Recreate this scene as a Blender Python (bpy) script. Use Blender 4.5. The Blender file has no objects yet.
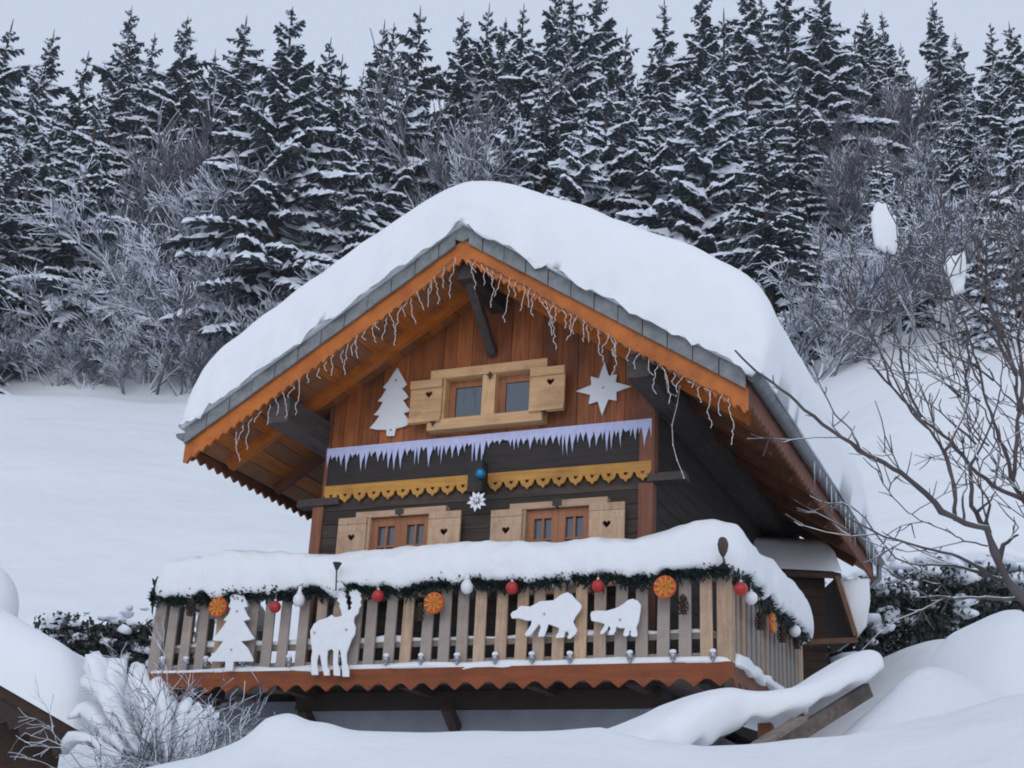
import bpy, math, random
import numpy as np
from mathutils import Vector, Matrix, noise
from mathutils.geometry import tessellate_polygon

# ------------------------------------------------------------------ camera, sky, sun, exposure
S = bpy.context.scene
COL = S.collection
CAM = Vector((7.0703, -15.1531, -2.5431))
YAW, PITCH, ROLL, FPX = -.4168, .367, .0515, 1353.5
FW = Vector((math.sin(YAW)*math.cos(PITCH), math.cos(YAW)*math.cos(PITCH), math.sin(PITCH)))
RT0 = Vector((math.cos(YAW), -math.sin(YAW), 0)); UP0 = RT0.cross(FW)
RT = math.cos(ROLL)*RT0 + math.sin(ROLL)*UP0; UP = RT.cross(FW)
HD = Vector((math.sin(YAW), math.cos(YAW), 0))
cd = bpy.data.cameras.new('camera'); cam = bpy.data.objects.new('camera', cd); COL.objects.link(cam)
cd.sensor_width = 36; cd.lens = FPX/1024*36; cd.clip_end = 3000; cd.clip_start = .1
m3 = Matrix((RT, UP, -FW)).transposed()
cam.matrix_world = Matrix.Translation(CAM) @ m3.to_4x4()
S.camera = cam

SUN_EL, SUN_AZ = math.radians(24), math.radians(165)      # compass direction the light comes from (clockwise from +y)
w = bpy.data.worlds.new("World"); S.world = w; w.use_nodes = True
nt = w.node_tree; nt.nodes.clear()
sky = nt.nodes.new('ShaderNodeTexSky'); sky.sky_type = 'NISHITA'; sky.sun_disc = False
sky.sun_elevation = SUN_EL; sky.sun_rotation = SUN_AZ; sky.altitude = 1200; sky.dust_density = 3; sky.air_density = 1.2
mixn = nt.nodes.new('ShaderNodeMixRGB'); mixn.inputs[0].default_value = .86
mixn.inputs[2].default_value = (6.1, 6.8, 8.15, 1)          # even overcast grey over the clear sky
bg = nt.nodes.new('ShaderNodeBackground'); bg.inputs[1].default_value = .105
wo = nt.nodes.new('ShaderNodeOutputWorld')
nt.links.new(sky.outputs[0], mixn.inputs[1]); nt.links.new(mixn.outputs[0], bg.inputs[0]); nt.links.new(bg.outputs[0], wo.inputs[0])
sl = bpy.data.lights.new('sun', 'SUN'); sl.energy = .55; sl.angle = math.radians(45); sl.color = (1, .985, .96)
so = bpy.data.objects.new('sun', sl); COL.objects.link(so)
sd = Vector((math.sin(SUN_AZ)*math.cos(SUN_EL), math.cos(SUN_AZ)*math.cos(SUN_EL), math.sin(SUN_EL)))
so.rotation_euler = (-sd).to_track_quat('-Z', 'Y').to_euler(); so.location = (0, 0, 60)
S.view_settings.view_transform = 'Standard'; S.view_settings.look = 'None'
S.view_settings.exposure = 0.15; S.view_settings.gamma = 1
S.render.engine = 'CYCLES'
S.cycles.max_bounces = 6; S.cycles.diffuse_bounces = 4; S.cycles.use_denoising = True
S.cycles.filter_width = 1.9

random.seed(7)
U = random.uniform

# ------------------------------------------------------------------ helpers
def ray(u, v): return FW + RT*((u-512)/FPX) - UP*((v-384)/FPX)
def at_y(u, v, y): d = ray(u, v); return CAM + d*((y-CAM.y)/d.y)
def at_x(u, v, x): d = ray(u, v); return CAM + d*((x-CAM.x)/d.x)
def at_s(u, v, s): d = ray(u, v); return CAM + d*(s/d.dot(HD))
def pix(p):
    d = Vector(p)-CAM; z = d.dot(FW); return 512+FPX*d.dot(RT)/z, 384-FPX*d.dot(UP)/z
def wpos(s, t): return CAM.x+HD.x*s+RT0.x*t, CAM.y+HD.y*s+RT0.y*t
def nz(v, f=1.0, o=0.0): return noise.noise(Vector(v)*f + Vector((o, o*1.7, -o)))
def V(*a): return Vector(a)

class MB:
    def __init__(s): s.v = []; s.f = []; s.m = []; s.smooth = False
    def add(s, vs, fs, mi=0):
        b = len(s.v); s.v.extend([tuple(x) for x in vs]); s.f.extend([tuple(i+b for i in f) for f in fs]); s.m.extend([mi]*len(fs)); return b
    def box(s, x0, x1, y0, y1, z0, z1, mi=0):
        s.add([(x0,y0,z0),(x1,y0,z0),(x1,y1,z0),(x0,y1,z0),(x0,y0,z1),(x1,y0,z1),(x1,y1,z1),(x0,y1,z1)],
              [(0,3,2,1),(4,5,6,7),(0,1,5,4),(1,2,6,5),(2,3,7,6),(3,0,4,7)], mi)
    def beam(s, a, b, w, h, up=(0,0,1), mi=0):
        a, b = Vector(a), Vector(b); d = (b-a).normalized(); u = Vector(up)
        r = d.cross(u).normalized(); u = r.cross(d)
        c = [a+r*x*w/2+u*y*h/2 for x, y in ((-1,-1),(1,-1),(1,1),(-1,1))] + [b+r*x*w/2+u*y*h/2 for x, y in ((-1,-1),(1,-1),(1,1),(-1,1))]
        s.add(c, [(0,1,2,3),(7,6,5,4),(0,4,5,1),(1,5,6,2),(2,6,7,3),(3,7,4,0)], mi)
    def tube(s, pts, rad, n=6, mi=0, cap=True):
        pts = [Vector(p) for p in pts]; k = len(pts)
        if not hasattr(rad, '__len__'): rad = [rad]*k
        vs = []; ref = None
        for i, p in enumerate(pts):
            d = (pts[min(i+1,k-1)]-pts[max(i-1,0)])
            d = d.normalized() if d.length > 1e-9 else Vector((0,0,1))
            if ref is None: ref = Vector((0,0,1)) if abs(d.z) < .9 else Vector((1,0,0))
            r = d.cross(ref)
            if r.length < 1e-5: r = d.orthogonal()
            r.normalize(); q = r.cross(d); ref = q
            for j in range(n):
                a = 2*math.pi*j/n; vs.append(p+(r*math.cos(a)+q*math.sin(a))*rad[i])
        fs = [(i*n+j, i*n+(j+1)%n, (i+1)*n+(j+1)%n, (i+1)*n+j) for i in range(k-1) for j in range(n)]
        if cap: fs += [tuple(range(n-1,-1,-1)), tuple((k-1)*n+j for j in range(n))]
        s.add(vs, fs, mi)
    def ball(s, c, r, n=10, m=6, mi=0, sc=(1,1,1), dis=0, f=3):
        c = Vector(c); vs = []
        for i in range(m+1):
            th = math.pi*i/m
            for j in range(n):
                a = 2*math.pi*j/n
                d = Vector((math.sin(th)*math.cos(a)*sc[0], math.sin(th)*math.sin(a)*sc[1], math.cos(th)*sc[2]))
                p = c+d*r
                if dis: p = c+d*r*(1+dis*nz(p, f))
                vs.append(p)
        s.add(vs, [(i*n+j, (i+1)*n+j, (i+1)*n+(j+1)%n, i*n+(j+1)%n) for i in range(m) for j in range(n)], mi)
    def plate(s, loops, o, ux, uy, t, mi=0, mside=None):
        """flat board: loops[0] outline, others holes, in 2D; extruded by t along ux x uy"""
        o, ux, uy = Vector(o), Vector(ux), Vector(uy); n = ux.cross(uy).normalized()
        flat = [q for l in loops for q in l]
        tri = tessellate_polygon([[Vector((a, b, 0)) for a, b in l] for l in loops])
        P0 = [o+ux*a+uy*b for a, b in flat]; P1 = [p+n*t for p in P0]; N = len(flat)
        fs = []
        for a, b, c in tri:
            A, B, C = (Vector(flat[i]) for i in (a, b, c))
            if (B-A).cross(C-A) < 0: a, b, c = a, c, b
            fs.append((a+N, b+N, c+N)); fs.append((c, b, a))
        k = 0
        for li, l in enumerate(loops):
            L = len(l); area = sum(l[i][0]*l[(i+1)%L][1]-l[(i+1)%L][0]*l[i][1] for i in range(L))
            fl = (area > 0) == (li == 0)
            for i in range(L):
                a, b = k+i, k+(i+1)%L
                fs.append((a, b, b+N, a+N) if fl else (b, a, a+N, b+N))
            k += L
        s.add(P0+P1, fs, mi)
    def build(s, name, mats, parent=None, origin=None, smooth=None, sub=0):
        me = bpy.data.meshes.new(name)
        vs = s.v
        if origin is None:
            if parent is not None: origin = Vector((0,0,0))
            elif vs:
                a = np.array(vs); origin = Vector(((a[:,0].min()+a[:,0].max())/2, (a[:,1].min()+a[:,1].max())/2, a[:,2].min()))
            else: origin = Vector((0,0,0))
        pw = WL.get(parent.name, Vector((0,0,0))) if parent is not None else Vector((0,0,0))
        wl = (pw if parent is not None and origin == Vector((0,0,0)) else Vector(origin))
        a = np.array(vs, dtype=float) - np.array(wl)
        me.from_pydata(a.tolist(), [], s.f)
        if not isinstance(mats, (list, tuple)): mats = [mats]
        for m in mats: me.materials.append(m)
        me.polygons.foreach_set('material_index', s.m)
        if s.smooth if smooth is None else smooth: me.polygons.foreach_set('use_smooth', [True]*len(s.f))
        me.validate(); me.update()
        o = bpy.data.objects.new(name, me); COL.objects.link(o)
        if parent is not None: o.parent = parent; o.location = wl-pw
        else: o.location = wl
        WL[o.name] = wl
        if sub:
            md = o.modifiers.new('subsurf', 'SUBSURF'); md.levels = sub; md.render_levels = sub
        return o
WL = {}
def tag(o, label, cat, group=None, kind=None):
    if label: o['label'] = label
    if cat: o['category'] = cat
    if group: o['group'] = group
    if kind: o['kind'] = kind
    return o
def thing(name, label, cat, loc, group=None):
    o = bpy.data.objects.new(name, None); COL.objects.link(o); o.location = loc; WL[o.name] = Vector(loc)
    o.empty_display_size = .2
    return tag(o, label, cat, group)
def children(o): return [c for c in list(COL.objects) if c.parent == o]
def copy_of(o, loc, parent=None, kids=()):
    c = o.copy(); COL.objects.link(c); c.location = loc
    if parent is not None: c.parent = parent
    for k in kids:
        q = k.copy(); COL.objects.link(q); q.parent = c
    return c

# ------------------------------------------------------------------ materials
def new_mat(name):
    m = bpy.data.materials.new(name); m.use_nodes = True; n = m.node_tree
    return m, n, n.nodes['Principled BSDF']
def N(n, t, **kw):
    x = n.nodes.new(t)
    for k, v in kw.items(): setattr(x, k, v)
    return x
def ramp(n, fac, stops):
    r = n.nodes.new('ShaderNodeValToRGB'); n.links.new(fac, r.inputs[0]); e = r.color_ramp.elements
    while len(e) < len(stops): e.new(.5)
    for q, (p, c) in zip(e, stops): q.position = p; q.color = (*c, 1)
    return r.outputs[0]
def wood(name, dark, light, grain=(1,1,14), scale=3.0, rough=.75, island=.5, bump=.25, grey=None):
    """grain: mapping scale; the small axis runs along the fibres"""
    m, n, b = new_mat(name); L = n.links.new
    tc = N(n, 'ShaderNodeTexCoord'); mp = N(n, 'ShaderNodeMapping'); mp.inputs[3].default_value = grain
    geo = N(n, 'ShaderNodeNewGeometry'); oi = N(n, 'ShaderNodeObjectInfo')
    ad = N(n, 'ShaderNodeMath', operation='ADD'); L(geo.outputs['Random Per Island'], ad.inputs[0]); L(oi.outputs['Random'], ad.inputs[1])
    cx = N(n, 'ShaderNodeCombineXYZ'); ml = N(n, 'ShaderNodeMath', operation='MULTIPLY'); L(ad.outputs[0], ml.inputs[0]); ml.inputs[1].default_value = 37
    for i in range(3): L(ml.outputs[0], cx.inputs[i])
    L(tc.outputs['Object'], mp.inputs[0]); L(cx.outputs[0], mp.inputs[1])
    ns = N(n, 'ShaderNodeTexNoise'); ns.inputs['Scale'].default_value = scale; ns.inputs['Detail'].default_value = 6; ns.inputs['Roughness'].default_value = .65
    L(mp.outputs[0], ns.inputs[0])
    c = ramp(n, ns.outputs[0], [(.3, dark), (.72, light)])
    hs = N(n, 'ShaderNodeHueSaturation'); mr = N(n, 'ShaderNodeMapRange'); fr = N(n, 'ShaderNodeMath', operation='FRACT'); L(ad.outputs[0], fr.inputs[0])
    L(fr.outputs[0], mr.inputs[0]); mr.inputs[3].default_value = 1-island*.5; mr.inputs[4].default_value = 1+island*.5
    L(c, hs.inputs['Color']); L(mr.outputs[0], hs.inputs['Value']); col = hs.outputs[0]
    if grey:
        f2 = N(n, 'ShaderNodeMath', operation='MULTIPLY'); f2.inputs[1].default_value = 7.31; L(ad.outputs[0], f2.inputs[0])
        f3 = N(n, 'ShaderNodeMath', operation='FRACT'); L(f2.outputs[0], f3.inputs[0])
        n2 = N(n, 'ShaderNodeTexNoise'); n2.inputs['Scale'].default_value = 1.7; L(mp.outputs[0], n2.inputs[0])
        a3 = N(n, 'ShaderNodeMath', operation='ADD'); L(f3.outputs[0], a3.inputs[0]); L(n2.outputs[0], a3.inputs[1])
        fc = ramp(n, a3.outputs[0], [(.75, (0,0,0)), (1.25, (.85,.85,.85))])
        mx = N(n, 'ShaderNodeMixRGB'); L(fc, mx.inputs[0]); L(col, mx.inputs[1]); mx.inputs[2].default_value = (*grey, 1); col = mx.outputs[0]
    st = N(n, 'ShaderNodeTexNoise'); st.inputs['Scale'].default_value = 2.3; st.inputs['Detail'].default_value = 7; st.inputs['Roughness'].default_value = .7
    L(tc.outputs['Object'], st.inputs[0])
    sc_ = ramp(n, st.outputs[0], [(.32, (.62,.60,.58)), (.52, (1,1,1)), (.75, (1.0,1.0,1.0))])
    mu = N(n, 'ShaderNodeMixRGB', blend_type='MULTIPLY'); mu.inputs[0].default_value = .8; L(col, mu.inputs[1]); L(sc_, mu.inputs[2]); col = mu.outputs[0]
    L(col, b.inputs['Base Color']); b.inputs['Roughness'].default_value = rough
    bp = N(n, 'ShaderNodeBump'); bp.inputs['Strength'].default_value = bump; bp.inputs['Distance'].default_value = .02
    L(ns.outputs[0], bp.inputs['Height']); L(bp.outputs[0], b.inputs['Normal'])
    return m
def plain(name, col, rough=.6, var=.12, scale=8, metal=0, bump=.1):
    m, n, b = new_mat(name); L = n.links.new
    tc = N(n, 'ShaderNodeTexCoord'); ns = N(n, 'ShaderNodeTexNoise'); ns.inputs['Scale'].default_value = scale; ns.inputs['Detail'].default_value = 5
    L(tc.outputs['Object'], ns.inputs[0])
    c = ramp(n, ns.outputs[0], [(.25, tuple(x*(1-var) for x in col)), (.75, tuple(min(1, x*(1+var)) for x in col))])
    L(c, b.inputs['Base Color']); b.inputs['Roughness'].default_value = rough; b.inputs['Metallic'].default_value = metal
    bp = N(n, 'ShaderNodeBump'); bp.inputs['Strength'].default_value = bump; bp.inputs['Distance'].default_value = .01
    L(ns.outputs[0], bp.inputs['Height']); L(bp.outputs[0], b.inputs['Normal'])
    return m
def snow(name, col=(.80,.825,.865), s1=1.2, s2=14, b1=.35, b2=.18, d1=.12):
    m, n, b = new_mat(name); L = n.links.new
    tc = N(n, 'ShaderNodeTexCoord')
    a = N(n, 'ShaderNodeTexNoise'); a.inputs['Scale'].default_value = s1; a.inputs['Detail'].default_value = 5; a.inputs['Roughness'].default_value = .5
    c = N(n, 'ShaderNodeTexNoise'); c.inputs['Scale'].default_value = s2; c.inputs['Detail'].default_value = 8; c.inputs['Roughness'].default_value = .7
    L(tc.outputs['Object'], a.inputs[0]); L(tc.outputs['Object'], c.inputs[0])
    b1n = N(n, 'ShaderNodeBump'); b1n.inputs['Strength'].default_value = b1; b1n.inputs['Distance'].default_value = d1; L(a.outputs[0], b1n.inputs['Height'])
    b2n = N(n, 'ShaderNodeBump'); b2n.inputs['Strength'].default_value = b2; b2n.inputs['Distance'].default_value = .03; L(c.outputs[0], b2n.inputs['Height']); L(b1n.outputs[0], b2n.inputs['Normal'])
    L(b2n.outputs[0], b.inputs['Normal'])
    k = ramp(n, a.outputs[0], [(.3, tuple(x*.97 for x in col)), (.7, col)])
    L(k, b.inputs['Base Color']); b.inputs['Roughness'].default_value = .55
    b.inputs['Specular IOR Level'].default_value = .25
    b.inputs['Subsurface Weight'].default_value = 0
    return m
def snowy(name, col, thr=.35, soft=.25, nscale=6, amt=.3, snowcol=(.78,.81,.86)):
    """bark or leaves carrying snow on the faces that look up"""
    m, n, b = new_mat(name); L = n.links.new
    g = N(n, 'ShaderNodeNewGeometry'); sx = N(n, 'ShaderNodeSeparateXYZ'); L(g.outputs['Normal'], sx.inputs[0])
    tc = N(n, 'ShaderNodeTexCoord'); ns = N(n, 'ShaderNodeTexNoise'); ns.inputs['Scale'].default_value = nscale; ns.inputs['Detail'].default_value = 3
    L(tc.outputs['Object'], ns.inputs[0])
    ma = N(n, 'ShaderNodeMath', operation='MULTIPLY_ADD'); L(ns.outputs[0], ma.inputs[0]); ma.inputs[1].default_value = amt*2; 
    mb = N(n, 'ShaderNodeMath', operation='SUBTRACT'); L(sx.outputs[2], mb.inputs[0]); mb.inputs[1].default_value = amt; L(mb.outputs[0], ma.inputs[2])
    mr = N(n, 'ShaderNodeMapRange'); L(ma.outputs[0], mr.inputs[0]); mr.inputs[1].default_value = thr-soft/2; mr.inputs[2].default_value = thr+soft/2
    cv = ramp(n, ns.outputs[0], [(.3, tuple(x*.7 for x in col)), (.7, tuple(x*1.25 for x in col))])
    mx = N(n, 'ShaderNodeMixRGB'); L(mr.outputs[0], mx.inputs[0]); L(cv, mx.inputs[1]); mx.inputs[2].default_value = (*snowcol, 1)
    L(mx.outputs[0], b.inputs['Base Color']); b.inputs['Roughness'].default_value = .8; b.inputs['Specular IOR Level'].default_value = .2
    return m

M = {}
M['snow_ground'] = snow('snow_ground', s1=.7, s2=20, b1=.5, b2=.3, d1=.25)
M['snow'] = snow('snow_clean', col=(.83,.85,.885), s1=2.2, s2=16, b1=.35, b2=.28, d1=.06)
M['snow_rail'] = snow('snow_rail', col=(.83,.85,.885), s1=5, s2=22, b1=.5, b2=.35, d1=.04)
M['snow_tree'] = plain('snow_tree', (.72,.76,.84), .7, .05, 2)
M['needle'] = plain('needle', (.030,.044,.046), .7, .4, 3)
M['bark'] = snowy('bark', (.07,.055,.05), thr=.75, nscale=3)
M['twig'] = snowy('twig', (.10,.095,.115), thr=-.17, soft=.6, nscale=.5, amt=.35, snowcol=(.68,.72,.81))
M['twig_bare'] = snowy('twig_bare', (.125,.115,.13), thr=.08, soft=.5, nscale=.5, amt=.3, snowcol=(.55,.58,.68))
M['apple_bark'] = snowy('apple_bark', (.095,.08,.082), thr=.58, soft=.25, nscale=5, amt=.5)
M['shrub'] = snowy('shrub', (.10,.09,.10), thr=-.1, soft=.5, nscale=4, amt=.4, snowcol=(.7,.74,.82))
M['hedge'] = plain('hedge_leaf', (.012,.017,.014), .6, .4, 6)
VZ = (7,7,.5); HX = (.5,7,7); HY = (7,.5,7)
M['board'] = wood('gable_board', (.18,.05,.014), (.42,.13,.036), VZ, 3.0, .6, .7)
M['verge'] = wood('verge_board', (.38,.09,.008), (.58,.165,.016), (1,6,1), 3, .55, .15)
M['soffit'] = wood('soffit', (.36,.10,.014), (.56,.18,.03), HY, 3, .6, .45, grey=(.26,.12,.06))
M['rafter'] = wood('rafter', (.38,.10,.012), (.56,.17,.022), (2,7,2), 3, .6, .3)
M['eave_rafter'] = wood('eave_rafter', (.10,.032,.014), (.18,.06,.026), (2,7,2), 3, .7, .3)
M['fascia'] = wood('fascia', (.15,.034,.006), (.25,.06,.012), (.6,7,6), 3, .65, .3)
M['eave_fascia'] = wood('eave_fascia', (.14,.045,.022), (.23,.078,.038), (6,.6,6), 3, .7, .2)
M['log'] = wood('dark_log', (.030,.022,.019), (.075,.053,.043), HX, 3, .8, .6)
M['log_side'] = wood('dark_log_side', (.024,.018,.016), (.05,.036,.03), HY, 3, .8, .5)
M['beam'] = wood('dark_beam', (.035,.028,.026), (.085,.068,.06), HY, 4, .8, .4)
M['band'] = wood('band_beam', (.022,.018,.018), (.045,.036,.034), HX, 3, .8, .3)
M['post'] = wood('corner_post', (.17,.06,.032), (.28,.11,.06), VZ, 3, .7, .4)
M['pale'] = wood('pale_wood', (.52,.30,.14), (.70,.44,.23), HX, 4, .6, .2)
M['pale_v'] = wood('pale_wood_upright', (.52,.30,.14), (.70,.44,.23), VZ, 4, .6, .2)
M['shut'] = wood('shutter_wood', (.42,.27,.17), (.58,.40,.27), VZ, 4, .7, .25)
M['lint'] = wood('lintel_wood', (.40,.26,.17), (.54,.37,.25), HX, 4, .7, .25)
M['sash'] = wood('sash_wood', (.27,.10,.04), (.40,.16,.07), VZ, 4, .5, .2)
M['trim'] = wood('yellow_trim', (.44,.20,.035), (.60,.31,.06), HX, 3, .6, .15)
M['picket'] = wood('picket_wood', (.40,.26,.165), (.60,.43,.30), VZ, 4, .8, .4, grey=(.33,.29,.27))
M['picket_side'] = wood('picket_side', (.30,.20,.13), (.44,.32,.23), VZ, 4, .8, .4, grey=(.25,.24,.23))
M['rail'] = wood('rail_wood', (.20,.17,.15), (.30,.26,.23), HX, 4, .8, .3)
M['greywood'] = wood('weathered_grey', (.13,.10,.085), (.27,.22,.19), HX, 4, .8, .4)
M['under'] = wood('under_timber', (.022,.014,.011), (.05,.028,.02), HY, 3, .8, .4)
M['shedwood'] = wood('shed_boards', (.035,.018,.012), (.07,.036,.024), HX, 3, .8, .4)
M['shedbarge'] = wood('shed_barge', (.12,.06,.035), (.20,.10,.06), VZ, 3, .8, .2)
M['tile'] = plain('roof_tile', (.20,.21,.215), .8, .25, 12)
M['basement'] = plain('basement_render', (.21,.225,.265), .9, .2, 2.5, 0, .2)
M['white'] = plain('white_paint', (.78,.80,.835), .55, .035, 14, 0, .25)
M['lilac'] = plain('lilac_cloth', (.52,.55,.80), .8, .12, 12)
M['wire'] = plain('light_wire', (.62,.60,.60), .5, .1, 20)
M['greenwire'] = plain('green_wire', (.05,.07,.06), .6, .2, 20)
M['garland'] = plain('garland_needles', (.008,.022,.018), .6, .5, 40)
M['red'] = plain('red_bauble', (.42,.022,.02), .35, .25, 30)
M['orange_slice'] = plain('orange_disc', (.50,.085,.02), .6, .3, 40)
M['orange_rib'] = plain('orange_rib', (.60,.24,.03), .6, .2, 30)
M['bauble_white'] = plain('white_bauble', (.75,.76,.80), .35, .05, 12)
M['cone'] = plain('cone_scales', (.07,.045,.03), .8, .4, 40)
M['silver'] = plain('silver_bulb', (.35,.36,.40), .3, .2, 20, .7)
M['blue'] = plain('blue_ball', (.02,.22,.42), .15, .2, 10, .3)
M['darkmetal'] = plain('dark_metal', (.035,.034,.036), .5, .2, 12, .3)
M['gutter'] = plain('grey_gutter', (.19,.20,.22), .55, .2, 8, .4)
def glass_mat():
    m, n, b = new_mat('window_pane')
    b.inputs['Base Color'].default_value = (.05,.065,.09,1); b.inputs['Roughness'].default_value = .06; b.inputs['Specular IOR Level'].default_value = 1.0
    b.inputs['Coat Weight'].default_value = .6; b.inputs['Coat Roughness'].default_value = .04
    return m
M['pane'] = glass_mat()
def ice_mat():
    m, n, b = new_mat('ice'); b.inputs['Base Color'].default_value = (.8,.85,.9,1); b.inputs['Roughness'].default_value = .15; b.inputs['Transmission Weight'].default_value = .6; b.inputs['IOR'].default_value = 1.31
    return m
M['ice'] = ice_mat()

# ------------------------------------------------------------------ terrain
def interp(x, tab): return float(np.interp(x, [a for a, _ in tab], [b for _, b in tab]))
TL = [(-60,-6),(0,-1.7),(8.5,.4),(12.5,.6),(18,1.0),(25,2.9),(30,5.0),(75,27),(100,46),(130,70),(200,118),(400,220)]
TR = [(-60,-6),(0,-1.7),(8.5,.7),(12,1.5),(15,2.3),(20,4.0),(24,4.6),(27,5.6),(30,7.6),(75,36),(100,57),(130,80),(200,128),(400,230)]
CR = [(-1,.06),(-.35,.07),(-.25,.075),(-.209,.086),(-.165,.106),(-.12,.109),(-.067,.112),(.076,.121),(.11,.116),(.15,.114),(.20,.120),(.257,.127),(.33,.145),(.368,.158),(.45,.18),(1,.2)]
def sstep(a, b, x):
    x = min(1, max(0, (x-a)/(b-a))); return x*x*(3-2*x)
MOUNDS = []   # (s, t, height, radius_s, radius_t, power)
def G_rel(s, t):
    r = t/max(s, 6.0)
    wgt = sstep(.10, .34, r)
    b = (1-wgt)*interp(s, TL)+wgt*interp(s, TR)
    c = interp(r, CR)*8.5
    if s <= 8.5:
        k = max(0, s)/8.5
        z = -1.7+(c+1.7)*k**1.15 if s > 0 else b
    else:
        e = math.exp(-((s-8.5)/1.5)**2); z = b+(c-interp(8.5, TL)*(1-wgt)-interp(8.5, TR)*wgt)*e
    for ms, mt, h, rs, rt, pw in MOUNDS:
        q = ((s-ms)/rs)**2+((t-mt)/rt)**2
        if q < 9: z += h*math.exp(-q**pw)
    amp = .05 if s < 30 else .05+min(1.2, (s-30)*.02)
    z += amp*nz((s*.35, t*.35, 0), 1.0 if s < 30 else .4)
    if s > 26: z += .10*nz((s*.8, t*.07, 5))*min(1, (s-26)/8)
    else: z += .018*nz((s*2.2, t*2.2, 3))
    return z
for u, s, h, rr in ((275,8.5,.085,.15),(311,8.55,.05,.19),(602,8.8,.05,.25)):
    p = at_s(u, 730, s)-CAM; MOUNDS.append((s, p.dot(RT0), h, rr*1.3, rr, 1.4))
for u, v, s, h, rs, rt, pw in ((882,700,10.5,.36,.7,.55,1.3),(985,640,11.6,.90,.9,.62,2.0),(1075,650,11.4,.35,1.1,.8,1.6),(930,650,10.5,.22,.55,.4,1.2),(1000,660,10.2,.3,.6,.6,1.2)):
    p = at_s(u, v, s)-CAM; MOUNDS.append((s, p.dot(RT0), h, rs, rt, pw))
def ground(x, y):
    d = Vector((x-CAM.x, y-CAM.y, 0)); return CAM.z+G_rel(d.dot(HD), d.dot(RT0))
def make_terrain():
    ss = list(np.concatenate([np.linspace(-60,-2,12), np.linspace(-1.5,6,16), np.linspace(6.12,14,66), np.linspace(14.3,34,60), np.linspace(35,80,40), np.linspace(82,400,60)]))
    qs = np.concatenate([np.linspace(-1.6,-.5,14), np.linspace(-.49,.55,260), np.linspace(.58,1.7,14)])
    mb = MB(); vs = []
    for s in ss:
        sc = max(abs(s), 6)+ (8 if s < 0 else 0)
        for q in qs:
            t = q*sc; x, y = wpos(s, t); vs.append((x, y, CAM.z+G_rel(s, t)))
    n = len(qs)
    mb.add(vs, [(i*n+j, i*n+j+1, (i+1)*n+j+1, (i+1)*n+j) for i in range(len(ss)-1) for j in range(n-1)])
    o = mb.build('snow_ground', M['snow_ground'], origin=Vector((0,0,0.0001)), smooth=True)
    tag(o, None, None, None, 'structure')
make_terrain()

# ------------------------------------------------------------------ chalet
XR, ZR, EX, ZE, YF, YB = .13, 5.54, 3.78, 3.13, -1.25, 7.6
def ztop(x): return ZR+(ZE-ZR)*((x-XR)/(EX-XR) if x > XR else (XR-x)/(XR+EX))
WX = 2.30; WB = 6.6
ch = thing('chalet', 'two storey wooden chalet with orange gable boards, decorated balcony and deep snow on its roof', 'chalet', (0, 2.5, -2.2))
# walls
b = MB(); b.box(-WX-.1, WX+.15, .06, WB, -2.2, -.36); b.box(-3.9, -WX-.12, .45, WB, -2.2, -.18); f = b.build('foundation', M['basement'], ch)
b = MB()
zz = [-.14]
while zz[-1] < 2.5: zz.append(zz[-1]+.185)
for i in range(len(zz)-1):
    b.box(-WX, WX, .0, .2, zz[i]+.004, min(zz[i+1]-.004, 2.5))
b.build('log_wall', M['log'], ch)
b = MB(); b.box(-WX-.12, WX+.17, -.03, .3, -.355, -.145); b.build('sill_beam', M['under'], ch)
for sgn in (-1, 1):
    b = MB()
    for i in range(18):
        z0 = -.14+i*.21; z1 = z0+.2
        if z1 > 3.72: break
        b.box(min(sgn*WX, sgn*(WX-.2)), max(sgn*WX, sgn*(WX-.2)), .205, WB, z0, z1)
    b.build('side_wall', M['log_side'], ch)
b = MB(); b.plate([[(-WX,-.1),(WX,-.1),(WX,ztop(WX)-.3),(XR,ZR-.3),(-WX,ztop(-WX)-.3)]], (0, WB-.2, 0), (1,0,0), (0,0,1), -.15); b.build('rear_wall', M['shedwood'], ch)
b = MB(); b.box(-WX-.02, WX+.02, -.03, .15, 2.505, 3.05); b.build('band_beam', M['band'], ch)
b = MB(); x = -WX-.02; k = 0
while x < WX+.02:
    wd = U(.19, .25) if k % 5 != 3 else .1
    x1 = min(x+wd, WX+.02); pr_ = .012 if k % 5 == 3 else U(0, .006)
    pts = [(x,3.055),(x1-.006,3.055),(x1-.006,ztop(x1)-.28)] + ([(XR,ZR-.28)] if x < XR < x1 else []) + [(x,ztop(x)-.28)]
    b.plate([pts], (0, .03, 0), (1,0,0), (0,0,1), .03+pr_)
    x = x1; k += 1
b.build('gable_cladding', M['board'], ch)
b = MB(); b.box(WX-.16, WX+.035, -.05, .1, 2.44, ztop(WX)-.3); post = b.build('corner_post', M['post'], ch)
b = MB(); b.box(-WX-.035, -WX+.02, -.05, .1, 2.44, ztop(-WX)-.3); b.build('corner_post', M['post'], ch)
for x0, x1 in ((WX-.17, WX+.01), (-WX-.16, -WX+.0)):
    b = MB(); b.box(x0, x1, -.035, .12, -.1, 2.33); b.build('corner_post', M['post'], ch)
for x0, x1 in ((WX-.05, WX+.42), (-WX-.40, -WX+.25)):
    b = MB(); b.box(x0, x1, -.07, .14, 2.335, 2.435); b.build('plate_beam', M['beam'], ch)
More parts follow.
